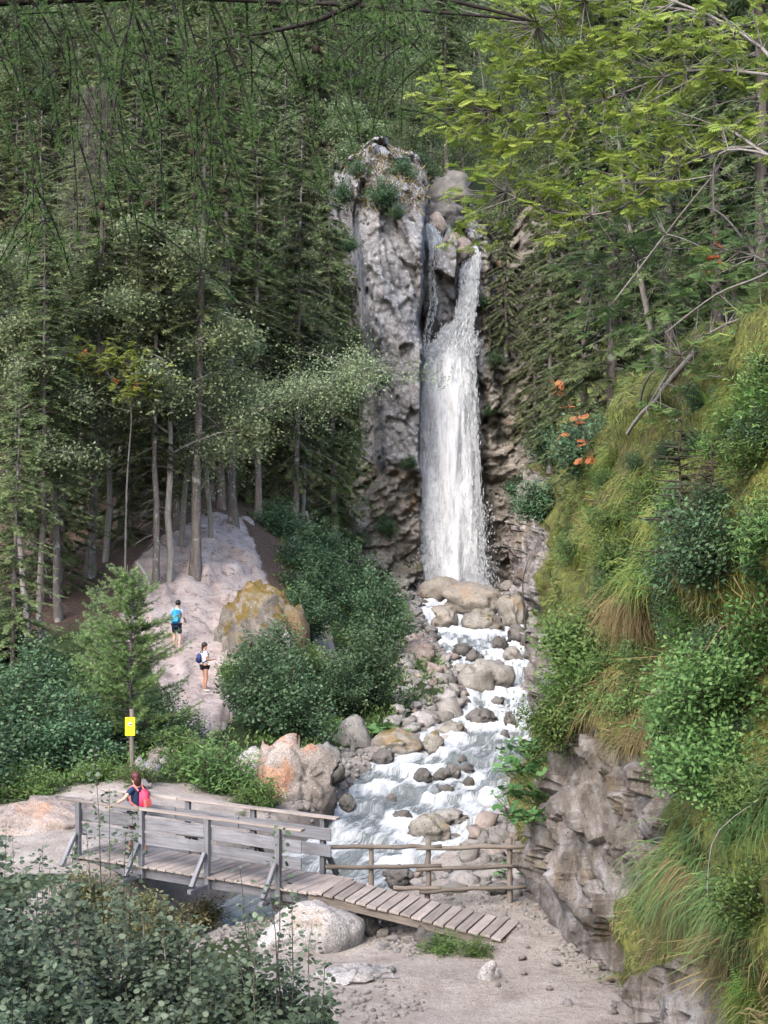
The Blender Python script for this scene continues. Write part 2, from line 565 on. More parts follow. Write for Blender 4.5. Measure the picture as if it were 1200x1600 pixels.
def H(x, y, detail=True):
    x = np.atleast_1d(np.asarray(x, float))
    y = np.atleast_1d(np.asarray(y, float))
    q = np.stack([x, y / K], 1)
    z = np.zeros(len(x))
    for i in range(0, len(x), 20000):
        r = np.linalg.norm(q[i:i + 20000, None] - RQ[None], axis=2)
        z[i:i + 20000] = -r @ RW[:len(RQ)] + RW[len(RQ)] + q[i:i + 20000] @ RW[len(RQ) + 1:]
    back = 24.5 + .50 * (y - 100) + .0006 * (y - 100) ** 2 + .12 * np.abs(x - 4)
    back = np.minimum(back, 24.5 + .62 * (y - 100))
    bl = sstep(98, 106, y)
    z = z * (1 - bl) + back * bl
    p3 = np.stack([x, y, np.zeros(len(x))], 1)
    u = np.abs(x - s_x(y)) / s_w(y)
    near = sstep(2.2, 1.0, u) * sstep(95, 90, y)
    lim = s_z(y) + .12 + .25 * (u - 1)
    z = np.where((u > .95) & (u < 2.2) & (y < 94), np.maximum(z, np.minimum(lim, z + 2)), z)
    ins = sstep(1.06, .82, u) * sstep(98, 95, y) * (y > 6)
    z = z * (1 - ins) + (s_z(y) - .55) * ins
    if detail:
        m = slab_mask(x, y)
        rough = np.clip(1 - sstep(1.1, 1.5, u) * 0, 0, 1)
        z = z + .10 * fbm(p3 * .7, 4, 3) * rough
        far = sstep(100, 130, y)
        z = z + far * 2.5 * fbm(p3 * .06, 3, 8)
        if m.max() > 0:
            w = np.stack([x * .75, y * .55, z], 1)
            z = z + m * (.50 * facets(w, 1.4, 21, 1.3) + .24 * facets(w, .5, 31, 1.4) + .07 * fbm(p3 * 5, 3, 5))
    return z


def Hs(x, y): return float(H([x], [y])[0])


def grid_faces(nu, nv):
    a = np.arange(nu * nv).reshape(nu, nv)
    return np.stack([a[:-1, :-1], a[1:, :-1], a[1:, 1:], a[:-1, 1:]], -1).reshape(-1, 4)


xs = np.concatenate([np.linspace(-110, -26, 29)[:-1], np.linspace(-26, -13, 32)[:-1], np.linspace(-13, 7, 120)[:-1], np.linspace(7, 26, 40)[:-1], np.linspace(26, 110, 25)])
ys = np.concatenate([np.linspace(-25, 18, 50)[:-1], np.linspace(18, 36, 76)[:-1], np.linspace(36, 72, 150)[:-1], np.linspace(72, 106, 50)[:-1], np.linspace(106, 330, 60)])
GX, GY = np.meshgrid(xs, ys, indexing='ij')
gx, gy = GX.ravel(), GY.ravel()
gz = H(gx, gy)
u = np.abs(gx - s_x(gy)) / s_w(gy)
ppx, ppy = pix(np.stack([gx, gy, gz], 1))
fn = fbm(np.stack([gx * .5, gy * .35, gz * 0], 1), 4, 14)
path = sstep(1.5, 1.15, u + .25 * fn) * (gy < 96)                                   # stony stream bed
dd = gy / K
near_path = sstep(9, 10.5, dd) * sstep(21, 19, dd + .5 * fn) * sstep(-2.9, -1.9, gx + .5 * fn)
lm = sstep(15, 15.6, dd) * sstep(20, 19, dd + fn) * sstep(-3.0, -4.2, gx + .5 * fn) * sstep(-11, -8.5, gx)
trail = slab_mask(gx, gy)
forest = np.maximum(sstep(27.5, 30.5, dd + .8 * fn + .05 * (gx + 8)) * sstep(-3.5, -5, gx), .0 * gy)
small = sstep(1.2, .5, np.abs(ppx - 520 - (1060 - ppy) * -.25) / 18) * sstep(27, 29, dd) * sstep(42, 38, dd)
mask = np.stack([np.clip(np.maximum.reduce([path, near_path, lm, small]), 0, 1), np.clip(trail, 0, 1), np.clip(forest, 0, 1)], 1)

t = NT('ground')
co = t.n('NewGeometry').outputs['Position']
sep = t.n('SeparateColor', {0: t.attr('mask').outputs['Color']}).outputs
n1 = t.noise(co, 1.2, 8, .65)
n2 = t.noise(co, 9, 6, .7)
n3 = t.noise(co, 45, 4, .7)
grass_c = t.ramp(n2, [(.3, (.025, .038, .016)), (.55, (.05, .07, .028)), (.75, (.09, .085, .04))])
dirt_c = t.ramp(n1, [(.3, (.27, .228, .195)), (.52, (.41, .352, .308)), (.72, (.50, .442, .395))])
dirt_c = t.mix(.7, dirt_c, t.ramp(n3, [(.3, (.12, .12, .12)), (.7, (.85, .85, .85))]), 'OVERLAY')
dirt_c = t.mix(t.math('MULTIPLY', t.thr(n2, .56, .68), .5), dirt_c, (.15, .115, .09))
rock_c = t.ramp(n1, [(.3, (.28, .22, .20)), (.5, (.42, .345, .32)), (.7, (.50, .43, .405))])
nk = t.noise(t.n('Mapping', {'Vector': co, 'Rotation': (0, .3, .6), 'Scale': (.7, 1.6, 2.2)}).outputs[0], 2.6, 8, .75, 1.2)
rock_c = t.mix(t.thr(nk, .45, .37), rock_c, (.11, .085, .075))
rock_c = t.mix(t.thr(n2, .40, .32), rock_c, (.10, .08, .07))
rock_c = t.mix(.4, rock_c, t.ramp(n3, [(.2, (.2, .2, .2)), (.8, (.8, .8, .8))]), 'OVERLAY')
lit_c = t.ramp(n2, [(.3, (.055, .035, .025)), (.55, (.12, .082, .062)), (.75, (.19, .14, .115))])
c = t.mix(t.thr(t.math('ADD', sep[2], t.math('MULTIPLY', t.math('SUBTRACT', n1, .5), .6)), .35, .6), grass_c, lit_c)
c = t.mix(t.thr(t.math('ADD', sep[0], t.math('MULTIPLY', t.math('SUBTRACT', n1, .5), .8)), .35, .6), c, dirt_c)
c = t.mix(t.thr(t.math('ADD', sep[1], t.math('MULTIPLY', t.math('SUBTRACT', n1, .5), .7)), .4, .6), c, rock_c)
h = t.math('ADD', t.math('MULTIPLY', n2, .6), t.math('MULTIPLY', n3, .3))
h = t.math('ADD', h, n1)
M['ground'] = t.done(t.bsdf(c, .95, t.bump(h, 1.0, .14), .15))
me = mesh_np('ground', np.stack([gx, gy, gz], 1), grid_faces(len(xs), len(ys)), {'mask': mask})
me.materials.append(M['ground'])
sf = trail.reshape(len(xs), len(ys))[:-1, :-1].ravel() < .3
me.polygons.foreach_set('use_smooth', sf | True)
struct('ground', me)

# ---- the steep bank on the right: columns from the falls towards the camera
BANK = [((790, 922, 50), (885, 480, 55)), ((822, 935, 45), (872, 600, 47)), ((868, 1010, 35.5), (905, 770, 34)), ((850, 1108, 29), (915, 765, 27.5)),
        ((850, 1240, 21.5), (932, 712, 22.5)), ((822, 1320, 18), (958, 682, 19.5)), ((838, 1412, 14.9), (1010, 640, 16.5)), ((962, 1506, 12.8), (1092, 598, 13.5)),
        ((1012, 1605, 11.4), (1200, 560, 11)), ((1110, 1760, 9.6), (1370, 500, 9)), ((1350, 2050, 6.5), (1800, 250, 6)), ((2400, 3000, 2), (4500, 0, 2)), ((3600, 1500, -6), (3600, 1500, -8))]
bb = np.array([P(*b) for b, c in BANK])
bc = np.array([P(*c) for b, c in BANK])
bb[-1] = (9, -14, 4)
bc[-1] = (13, -14, 13)
bb[-2] = (6.5, 3, 4)
bc[-2] = (9.5, 3, 12.5)
NU, NTL, NTU = 400, 165, 40
B0, B1 = spline(bb, NU), spline(bc, NU)
V = []
tl = np.linspace(-.06, 1, NTL)
hp = np.where(tl > 0, np.abs(tl) ** 1.5, 0)[None, :, None]
low = np.empty((NU, NTL, 3))
low[..., :2] = B0[:, None, :2] + (B1 - B0)[:, None, :2] * hp
low[..., 2] = B0[:, None, 2] + (B1 - B0)[:, None, 2] * (tl[None] ** 1 if False else tl)[None]
tu = np.linspace(0, 1, NTU + 1)[1:]
ext = 70 * tu ** 2 + 3 * tu
up = np.empty((NU, NTU, 3))
od = norm(np.concatenate([np.ones((NU, 1)), np.full((NU, 1), .18)], 1))
up[..., 0] = B1[:, None, 0] + ext[None] * od[:, None, 0]
up[..., 1] = B1[:, None, 1] + ext[None] * od[:, None, 1]
up[..., 2] = B1[:, None, 2] + ext[None] * .50 + .35 * np.minimum(ext[None], 3)
bank = np.concatenate([low, up], 1)
NT_ = NTL + NTU


def gnormals(g):
    a = np.gradient(g, axis=0)
    b = np.gradient(g, axis=1)
    return norm(np.cross(a, b))


bn = gnormals(bank)
if bn[:, :NTL, 0].mean() > 0:
    bn = -bn
pb = bank.reshape(-1, 3)
bpx, bpy_ = pix(pb)


def inpoly(x, y, poly):
    r = np.zeros(x.shape, bool)
    j = len(poly) - 1
    for i in range(len(poly)):
        xi, yi = poly[i]
        xj, yj = poly[j]
        c = ((yi > y) != (yj > y)) & (x < (xj - xi) * (y - yi) / (yj - yi + 1e-9) + xi)
        r ^= c
        j = i
    return r


ROCKP = [[(815, 1430), (850, 1300), (880, 1225), (925, 1120), (975, 1160), (1010, 1190), (1070, 1240), (1050, 1340), (1000, 1400), (965, 1470), (980, 1530)],
         [(1015, 1640), (1035, 1525), (1085, 1495), (1160, 1530), (1155, 1640)], [(815, 1120), (835, 1020), (858, 985), (885, 1000), (880, 1120)],
         [(740, 940), (740, 470), (800, 560), (850, 760), (860, 860), (850, 960)]]
wob = fbm(pb * .8, 3, 40) * 22
rockm = np.zeros(len(pb))
for poly in ROCKP:
    rockm = np.maximum(rockm, inpoly(bpx + wob, bpy_ + wob[::-1] * .6, poly).astype(float))
k = rockm.reshape(NU, NT_)
for _ in range(3):
    k = (k + np.roll(k, 1, 0) + np.roll(k, -1, 0) + np.roll(k, 1, 1) + np.roll(k, -1, 1)) / 5
rockm = k.ravel()
pbs = pb * np.array([1, .55, 1.0])
disp = .75 * fbm(pbs * .33, 3, 41) + .85 * fbm(pbs * .85, 3, 47)
disp += rockm * (.75 * facets(pbs @ np.array([[1, 0, .35], [0, 1, 0], [-.35, 0, 1]]) * np.array([1, 1, .38]), .8, 50, 1.4) + .34 * facets(pbs @ np.array([[1, 0, .35], [0, 1, 0], [-.35, 0, 1]]) * np.array([1, 1, .5]), .33, 60, 1.4) + .08 * fbm(pbs * 4, 3, 44))
disp += (1 - rockm) * .30 * np.maximum(fbm(pbs * 1.7, 2, 45), 0)
edge = np.clip(np.concatenate([sstep(0, .12, tl), np.ones(NTU)]), .25, 1)
bank_p = bank + bn * (disp.reshape(NU, NT_) * edge[None])[..., None]
bank_n = gnormals(bank_p)
if bank_n[:, :NTL, 0].mean() > 0:
    bank_n = -bank_n

t = NT('bank')
co = t.n('NewGeometry').outputs['Position']
rk = t.attr('rock').outputs['Fac']
n1 = t.noise(co, .9, 9, .68, .4)
ns = t.noise(t.n('Mapping', {'Vector': co, 'Rotation': (.2, .5, 0), 'Scale': (2.2, .8, .8)}).outputs[0], 1.4, 8, .7, .5)
n2 = t.noise(co, 7, 6, .7)
n3 = t.noise(co, 40, 4, .7)
rc = t.ramp(ns, [(.3, (.045, .036, .03)), (.47, (.155, .132, .115)), (.66, (.33, .305, .295))])
rc = t.mix(t.thr(n2, .40, .30), rc, (.035, .028, .025))
rc = t.mix(t.math('MULTIPLY', t.thr(n1, .54, .64), .7), rc, (.13, .095, .05))
rc = t.mix(.5, rc, t.ramp(n3, [(.2, (.2, .2, .2)), (.8, (.8, .8, .8))]), 'OVERLAY')
mc = t.ramp(n2, [(.3, (.04, .045, .015)), (.5, (.11, .12, .03)), (.7, (.20, .20, .045))])
mc = t.mix(t.thr(n1, .5, .65), mc, t.ramp(n2, [(.3, (.05, .04, .022)), (.7, (.13, .10, .05))]))
nf = t.noise(t.vmul(co, (26, 14, 5)), 1.0, 5, .7, .4)
mc = t.mix(.75, mc, t.ramp(nf, [(.3, (.08, .08, .08)), (.7, (.92, .92, .92))]), 'OVERLAY')
mf = t.thr(t.math('ADD', rk, t.math('MULTIPLY', t.math('SUBTRACT', n1, .5), .9)), .4, .6)
c = t.mix(mf, mc, rc)
h = t.math('ADD', t.math('ADD', t.math('MULTIPLY', n2, .5), t.math('MULTIPLY', n3, .2)), ns)
M['bank'] = t.done(t.bsdf(c, .92, t.bump(h, 1.0, .12), .2))
me = mesh_np('hillside', bank_p.reshape(-1, 3), grid_faces(NU, NT_), {'rock': rockm})
me.materials.append(M['bank'])
me.polygons.foreach_set('use_smooth', rockm.reshape(NU, NT_)[:-1, :-1].ravel() < .45)
bank_o = struct('hillside', me)


def bank_samples(n, r):
    i = r.uniform(0, NU - 1.001, n)
    j = r.uniform(0, NT_ - 1.001, n)
    a, b = i.astype(int), j.astype(int)
    fi, fj = (i - a)[:, None], (j - b)[:, None]
    g = lambda A: A[a, b] * (1 - fi) * (1 - fj) + A[a + 1, b] * fi * (1 - fj) + A[a, b + 1] * (1 - fi) * fj + A[a + 1, b + 1] * fi * fj
    Pn = g(bank_p)
    # weight by area
    e = np.linalg.norm(np.cross(bank_p[a + 1, b] - bank_p[a, b], bank_p[a, b + 1] - bank_p[a, b]), axis=1)
    return Pn, norm(g(bank_n)), e, g(rockm.reshape(NU, NT_)[..., None])[:, 0]


def bank_at(px, py):
    """the nearest-to-camera point of the bank seen at a place of the photograph"""
    q = bank_p.reshape(-1, 3)
    x, y = pix(q)
    d2 = (x - px) ** 2 + (y - py) ** 2
    idx = np.argsort(d2)[:25]
    idx = idx[d2[idx] < d2[idx[0]] + 120]
    i = idx[np.argmin(q[idx, 1])]
    return q[i], bank_n.reshape(-1, 3)[i]


# ---- the cliff of the falls: depth given over width and height
cxs = np.linspace(-8, 15, 250)
czs = np.linspace(.5, 35, 350)
CX, CZ_ = np.meshgrid(cxs, czs, indexing='ij')
cx, cz = CX.ravel(), CZ_.ravel()
wx = cx + .35 * fbm(np.stack([cx * 0, cz * .5, cz * 0 + 3], 1), 3, 70)
back = 98.3 - .06 * (cz - 3)
xl = np.interp(cz, [0, 8, 10.5, 15, 20, 27, 31], [-3.2, -2.6, -.6, -.9, -1.6, -2.6, -3.2])
xr = np.interp(cz, [0, 10, 20, 27.5, 33], [2.45, 2.35, 2.35, 2.6, 3.4])
pil = sstep(0, .9, wx - xl) * sstep(.25, -.25, wx - xr)
frontp = 89.8 + .10 * (cz - 10) + .12 * np.maximum(cz - 27, 0) ** 1.7 + .12 * np.maximum(xl + 2.5 - wx, 0)
frontp = frontp - .5 * sstep(0, 2.5, wx - xl)
lowp = 91.2 - .15 * (10 - cz) + .4 * np.sin(wx * 1.6 + cz * 1.1)
lowb = sstep(10.9, 9.9, cz + .35 * (wx - 1.5))
frontp = frontp * (1 - lowb) + lowp * lowb
y = back * (1 - pil) + frontp * pil
leftdrop = sstep(.4, -1.5, wx - xl)
y = y + leftdrop * (sstep(0, -3.0, wx - xl) * 13 + 1.5) * (1 - lowb * .6)
rw = sstep(6.1, 7.0, wx + .10 * (cz - 12) * 0)
rfront = 96.0 - 1.25 * (wx - 6.2) + 2.6 * sstep(11.8, 12.9, cz - .25 * (wx - 8)) * sstep(6.8, 8, wx) + 2.2 * sstep(17.6, 18.6, cz - .2 * (wx - 8)) * sstep(6.6, 7.6, wx) + .14 * np.maximum(cz - 14, 0) + .02 * cz
y = y * (1 - rw) + rfront * rw
# buttress between the two upper falls
bt = sstep(2.9, 3.3, wx) * sstep(5.0, 4.6, wx) * sstep(19.5, 20.8, cz) * sstep(26, 25, cz)
y = y - bt * 1.3
# slope back above the lip
lip = np.interp(wx, [-3, -1, 1, 2.4, 3.0, 4.4, 6.2, 7.2, 16], [28, 29.8, 29.3, 27.5, 26.3, 25.2, 24.6, 25.2, 28.5])
lip = lip + 1.6 * fbm(np.stack([wx * .9, cz * 0, cz * 0 + 4], 1), 3, 78)
over = np.maximum(cz - lip, 0)
y = y + over * 1.3 + .12 * over ** 2
p3 = np.stack([cx, y * .6, cz], 1)
rot = np.stack([cx * .86 + cz * .5, y * .6, (cz * .86 - cx * .5) * 1.9], 1)
vert = np.stack([cx * 1.25 + cz * .3, y * .6, cz * .55], 1)
brown = np.clip(rw + lowb * sstep(2.6, 2.2, wx), 0, 1)
d = (1 - brown) * (1.7 * facets(vert, 2.6, 80, 1.5) + .65 * facets(vert, .95, 90, 1.4) + .18 * facets(p3, .32, 95, 1.3))
d += brown * (1.5 * facets(rot, 1.9, 100, 1.2) + .7 * facets(rot, .8, 110, 1.3) + .22 * facets(rot, .36, 115, 1.3))
d += .16 * fbm(p3 * 1.6, 5, 75)
chan = sstep(2.5, 3.0, wx) * sstep(6.2, 5.8, wx) * (cz < 21)
d = d * (1 - .5 * chan)
y = y - d + .6 * fbm(p3 * .25, 2, 77)
cliff_y = y.reshape(CX.shape)
me = mesh_np('cliff', np.stack([cx, y, cz], 1), grid_faces(len(cxs), len(czs))[:, ::-1], {'brown': brown}, False)
me.materials.append(M['cliff'])
me.materials.append(M['cliff_brown'])
fc = brown.reshape(CX.shape)[:-1, :-1].ravel() + .3 * fbm(np.stack([cx, cz, cz * 0], 1), 3, 71).reshape(CX.shape)[:-1, :-1].ravel()
me.polygons.foreach_set('material_index', (fc > .5).astype(np.int32))
struct('cliff', me)


def cliff_at(x, z):
    i = int(np.clip(np.searchsorted(cxs, x), 0, len(cxs) - 1))
    j = int(np.clip(np.searchsorted(czs, z), 0, len(czs) - 1))
    return cliff_y[i, j]


# ------------------------------------------------------------------ boulders
def ico(sub):
    import bmesh
    bm = bmesh.new()
    bmesh.ops.create_icosphere(bm, subdivisions=sub, radius=1)
    V = np.array([v.co[:] for v in bm.verts])
    F = np.array([[v.index for v in f.verts] for f in bm.faces])
    bm.free()
    return V, F


ICO = {s: ico(s) for s in (1, 2, 3, 4, 5)}


def rock_mesh(name, seed, sub=4, r=(1, 1, 1), rough=1.0, round_=0.5, mat=None):
    V, F = ICO[sub]
    V = V.copy()
    q = V + seed * 7.13
    s = 1 + rough * (.55 * (1 - round_ * .8) * facets(q, 1.25, seed, 1.6) + .30 * (1 - round_ * .6) * facets(q, .6, seed + 3, 1.5) + .22 * fbm(q * .9, 3, seed) + .05 * fbm(q * 4, 3, seed + 1))
    V = V * s[:, None]
    # clip by a few planes for flat faces
    rr = np.random.default_rng(seed)
    for _ in range(7):
        n = norm(rr.normal(size=3))
        dlim = rr.uniform(.68, .95) + .15 * round_
        e = V @ n - dlim
        V = V - np.outer(np.maximum(e, 0) * (.85 - .3 * round_), n)
    if seed == 60:
        pl = V @ norm(np.array([.9, -.25, .35])) + .12 * np.sin(V[:, 2] * 3) - .02
        V = V * (1 - .07 * np.exp(-(pl / .03) ** 2))[:, None]
    V = V * np.array(r)
    me = mesh_np(name, V, F, None, round_ > .3)
    if mat:
        me.materials.append(mat)
    return me


STONES = []      # x, y, r for foam


def boulder(label, px, py, w, h, mat='boulder', d=None, seed=1, round_=.5, name='boulder', deep=1.35, rz=0.0, group=None, dy=.85, cat='boulder'):
    if d is None:
        d = water_depth(py + h * .45)
    c = P(px, py, d)
    rx, rz_ = w / 2 / 1200 * d, h / 2 / 1200 * d
    ry = max(rx * dy, rz_ * .8)
    me = rock_mesh(name, seed, 5 if w > 100 else (4 if w > 18 else 3), (rx * 1.06, ry, rz_ * deep), 1.0, round_, M[mat])
    o = link(name, me, None, (c[0], c[1] + ry * .5, c[2] - rz_ * (deep - 1) * .8))
    o.rotation_euler = (0, rz, 0)
    tag(o, label, cat, group)
    STONES.append((c[0], c[1] + ry * .5, max(rx, ry)))
    return o


BL = [
    # under the falls
    ('brown rounded boulder at the foot of the waterfall, left of the tan one', 688, 922, 62, 38, 'boulder_tan', None, 3, .7),
    ('largest tan boulder right below the waterfall', 741, 940, 88, 46, 'boulder_tan', None, 5, .8),
    ('grey rounded boulder directly under the largest tan boulder', 754, 970, 60, 36, 'boulder_moss', None, 8, .75),
    ('upright split brown stone left of the rounded grey boulder', 694, 966, 38, 34, 'boulder_tan', None, 9, .2),
    ('pale boulder with moss patch right of the tan boulders', 800, 958, 42, 52, 'boulder_moss', None, 12, .5),
    ('square dark brown stone beside right bank below the falls', 812, 992, 30, 30, 'boulder_dark', None, 13, .4),
    ('flat pale stone wedged against the right bank below the falls', 844, 984, 40, 30, 'boulder', None, 14, .4),
    ('small dark stone in white water between two larger right bank stones', 822, 1006, 16, 13, 'boulder_dark', None, 15, .5),
    ('blocky wet stone in mid channel, upper right rapids', 782, 1006, 26, 22, 'boulder_dark', None, 16, .4),
    ('greyish wet block leaning in the rapids near right bank', 802, 1022, 28, 26, 'boulder', None, 17, .35),
    ('narrow upright wet stone next to the right bank rock', 826, 1023, 13, 21, 'boulder_dark', None, 18, .4),
    ('flat dark stone above the big mid stream boulder', 722, 1015, 30, 20, 'boulder_dark', None, 19, .4),
    ('dark stone touching the flat one above the big boulder', 742, 1026, 26, 18, 'boulder_dark', None, 20, .4),
    ('biggest grey boulder in mid stream with flat slanting top', 760, 1054, 74, 54, 'boulder', None, 24, .35),
    ('pinkish broad boulder on the left stream bank', 655, 1026, 58, 42, 'boulder_pink', None, 23, .55),
    ('flat grey stone below the pinkish bank boulder', 643, 1058, 46, 26, 'boulder', None, 24, .5),
    ('stone with wet foot left of the biggest stream boulder', 724, 1046, 32, 20, 'boulder', None, 25, .5),
    ('small black stone in the left rapids', 690, 1056, 18, 11, 'boulder_dark', None, 26, .6),
    ('angular beige stone in left bank pile, upper left', 668, 1074, 26, 20, 'boulder', None, 27, .3),
    ('angular beige stone in left bank pile, upper middle', 690, 1079, 24, 20, 'boulder_pale', None, 28, .3),
    ('angular beige stone in left bank pile, upper right', 713, 1081, 26, 24, 'boulder', None, 29, .3),
    ('broad pale stone in the middle of the left bank pile', 693, 1096, 32, 20, 'boulder_pale', None, 30, .4),
    ('dark footed stone at right end of the left bank pile', 720, 1095, 28, 22, 'boulder', None, 31, .4),
    ('small oval stone at left end of the bank pile', 656, 1088, 22, 16, 'boulder', None, 32, .6),
    ('oval pale boulder alone on the left bank below the pile', 657, 1127, 44, 28, 'boulder_pale', None, 33, .75),
    ('flat brownish stone right of the oval pale boulder', 690, 1121, 34, 20, 'boulder', None, 34, .5),
    ('mossy dark stones block at the edge of the left bank', 708, 1140, 38, 26, 'boulder_moss', None, 35, .4),
    ('long dark stone shelf across the middle of the stream', 752, 1121, 52, 26, 'boulder_dark', None, 36, .4),
    ('pointed dark stone standing in white water right of the shelf', 797, 1127, 22, 22, 'boulder_dark', None, 37, .3),
    ('small black stone below the pointed dark stone', 790, 1148, 15, 13, 'boulder_dark', None, 38, .5),
    ('low flat wet stone below the biggest stream boulder', 778, 1095, 22, 13, 'boulder_dark', None, 39, .5),
    ('long mossy boulder lining the left bank', 623, 1162, 72, 34, 'boulder_moss', None, 40, .55),
    ('rounded boulder with ochre moss cap on the left bank', 678, 1161, 36, 30, 'boulder_moss', None, 41, .7),
    ('dark wet boulder at left bank corner below the long mossy one', 599, 1184, 34, 24, 'boulder_dark', None, 42, .5),
    ('dark dome stone in broad white rapids, left of the trio', 660, 1212, 28, 20, 'boulder_dark', None, 43, .7),
    ('left stone of the dark trio in the broad rapids', 690, 1211, 26, 17, 'boulder_dark', None, 44, .5),
    ('tall middle stone of the dark trio in the broad rapids', 709, 1206, 20, 22, 'boulder_dark', None, 45, .4),
    ('right stone of the dark trio in the broad rapids', 730, 1203, 22, 13, 'boulder_dark', None, 46, .5),
    ('round black stone below the trio in the broad rapids', 733, 1222, 17, 16, 'boulder_dark', None, 47, .7),
    ('flat black stone low in the broad rapids', 698, 1234, 24, 13, 'boulder_dark', None, 48, .5),
    ('tiny grey stone above the trio in the broad rapids', 722, 1187, 15, 11, 'boulder_dark', None, 49, .6),
    ('big dark grey boulder under the shrubs by the left bank', 550, 1154, 54, 50, 'boulder', 25, 50, .6),
    ('smooth grey boulder behind the orange stained one', 497, 1192, 74, 52, 'boulder', 21.5, 51, .7),
    ('huge boulder with orange stained face beside the bridge', 450, 1218, 128, 112, 'boulder_orange', 20, 52, .3),
    ('low grey rock joined to left of the orange stained boulder', 395, 1205, 60, 60, 'boulder_pale', 20.6, 53, .5),
    ('small mossy stone in the water beside the orange stained boulder', 542, 1255, 24, 24, 'boulder_moss', None, 54, .6),
    ('small wet stone alone in the water upstream of the bridge', 612, 1248, 15, 15, 'boulder_dark', None, 55, .6),
    ('dark wet stone left of the mossy boulder above the fence', 628, 1276, 32, 20, 'boulder_dark', None, 56, .5),
    ('mossy dark boulder in water just above the log fence', 672, 1296, 58, 44, 'boulder_moss', None, 57, .65),
    ('long flat grey rock behind the mossy boulder above the fence', 702, 1277, 60, 28, 'boulder', None, 58, .4),
    ('dark stone on gravel seen between the fence rails', 624, 1368, 44, 24, 'boulder_dark', 16.6, 59, .4),
    ('huge pale boulder below the bridge with a crack across', 492, 1474, 152, 96, 'boulder_pale', 13.9, 60, .75),
    ('flat brown rock under the right end of the bridge', 470, 1412, 84, 36, 'boulder', 14.9, 61, .4),
    ('dark round stone under the ramp beside the pale boulder', 570, 1449, 42, 38, 'boulder_dark', 14.3, 62, .6),
    ('dark stone in the shade under the ramp', 622, 1446, 40, 30, 'boulder_dark', 14.6, 63, .5),
    ('flat pale rock lying in the dirt below the cracked boulder', 560, 1530, 116, 26, 'boulder_pale', 12.6, 64, .4),
    ('pale stone sunk in the path in front of the ramp', 764, 1526, 34, 34, 'boulder_pale', 12.6, 65, .5),
    ('pale smooth rock slab at the far end of the bridge', 70, 1308, 190, 76, 'boulder_pink', 17.2, 66, .8),
    ('small pale rock poking up behind the smooth slab, bridge end', 78, 1270, 64, 30, 'boulder_pale', 18.2, 67, .6),
    ('grey boulder at top of the slope beside the forest trunks', 383, 818, 26, 18, 'boulder_pale', 37, 68, .6),
    ('small grey rock at foot of the ochre outcrop', 448, 1008, 20, 40, 'boulder', 27.6, 69, .5),
    ('pink boulder at the lip of the falls, left', 680, 348, 36, 30, 'boulder_pink', 50.6, 70, .6),
    ('pink boulder at the lip of the falls, above the main chute', 710, 384, 52, 40, 'boulder_pink', 50.5, 71, .5),
    ('broad dark grey rock in the woods above the falls', 704, 298, 72, 64, 'boulder_dark', 54.0, 75, .1),
    ('dark slanting rock above the falls behind the pink boulders', 694, 334, 84, 44, 'boulder_dark', 52.5, 73, .3),
]
for b in BL:
    lab, px, py, w, h_, mt, d, seed, rd = b
    boulder(lab, px, py, w, h_, mt, d, seed, rd)
# the outcrop with ochre moss at the edge of the slab
M['ochre'] = rock_mat('ochre mossy outcrop', (.06, .052, .045), (.16, .14, .12), (.30, .27, .24), .9, (.36, .34, .30), .62, (.17, .105, .035), .47, (.15, .105, .028), .45)
o = boulder('rock outcrop covered with ochre moss on the edge of the slab', 414, 968, 122, 138, 'ochre', 28.6, 76, .36, deep=1.5, cat='rock')
# cobbles
CM = [rock_mesh('cobble', 200 + i, 3 if i < 4 else 2, (1, .9, .72), 1.15, .12) for i in range(8)]
cob = {}
for i, me in enumerate(CM):
    for mt in ('boulder', 'boulder_pale', 'boulder_dark', 'boulder_pink'):
        m2 = me.copy()
        m2.materials.append(M[mt])
        cob[i, mt] = m2


def cobbles(n, poly, dlo, dhi, rlo, rhi, label, group, mats, seed, lift=.25):
    r = np.random.default_rng(seed)
    poly = [tuple(q) for q in poly]
    x0, x1 = min(q[0] for q in poly), max(q[0] for q in poly)
    y0, y1 = min(q[1] for q in poly), max(q[1] for q in poly)
    done, tries = [], 0
    while len(done) < n and tries < n * 60:
        tries += 1
        px, py = r.uniform(x0, x1), r.uniform(y0, y1)
        if not inpoly(np.array([px]), np.array([py]), poly)[0]:
            continue
        # find the ground seen at that place
        dd = np.linspace(dlo, dhi, 60)
        X, Y, Z = (px - 600) / 1200 * dd, K * dd, CZ + (800 - py) / 1200 * dd
        g = np.maximum(H(X, Y, False), s_z(Y) - .3)
        k = np.argmin(np.abs(Z - g))
        if abs(Z[k] - g[k]) > .25:
            continue
        s = rlo + (rhi - rlo) * r.random() ** 2.2
        if any((X[k] - q[0]) ** 2 + ((Y[k] - q[1]) * .8) ** 2 < (.78 * (s + q[2])) ** 2 for q in done):
            continue
        done.append((X[k], Y[k], s))
        o = link('stone', cob[int(r.integers(8)), mats[int(r.integers(len(mats)))]], None, (X[k], Y[k], g[k] + s * lift))
        o.rotation_euler = (r.normal() * .3, r.normal() * .3, r.uniform(0, 6.3))
        o.scale = (s * r.uniform(.85, 1.25), s, s * r.uniform(.8, 1.15))
        tag(o, label, 'stone', group)
        STONES.append((X[k], Y[k], s))


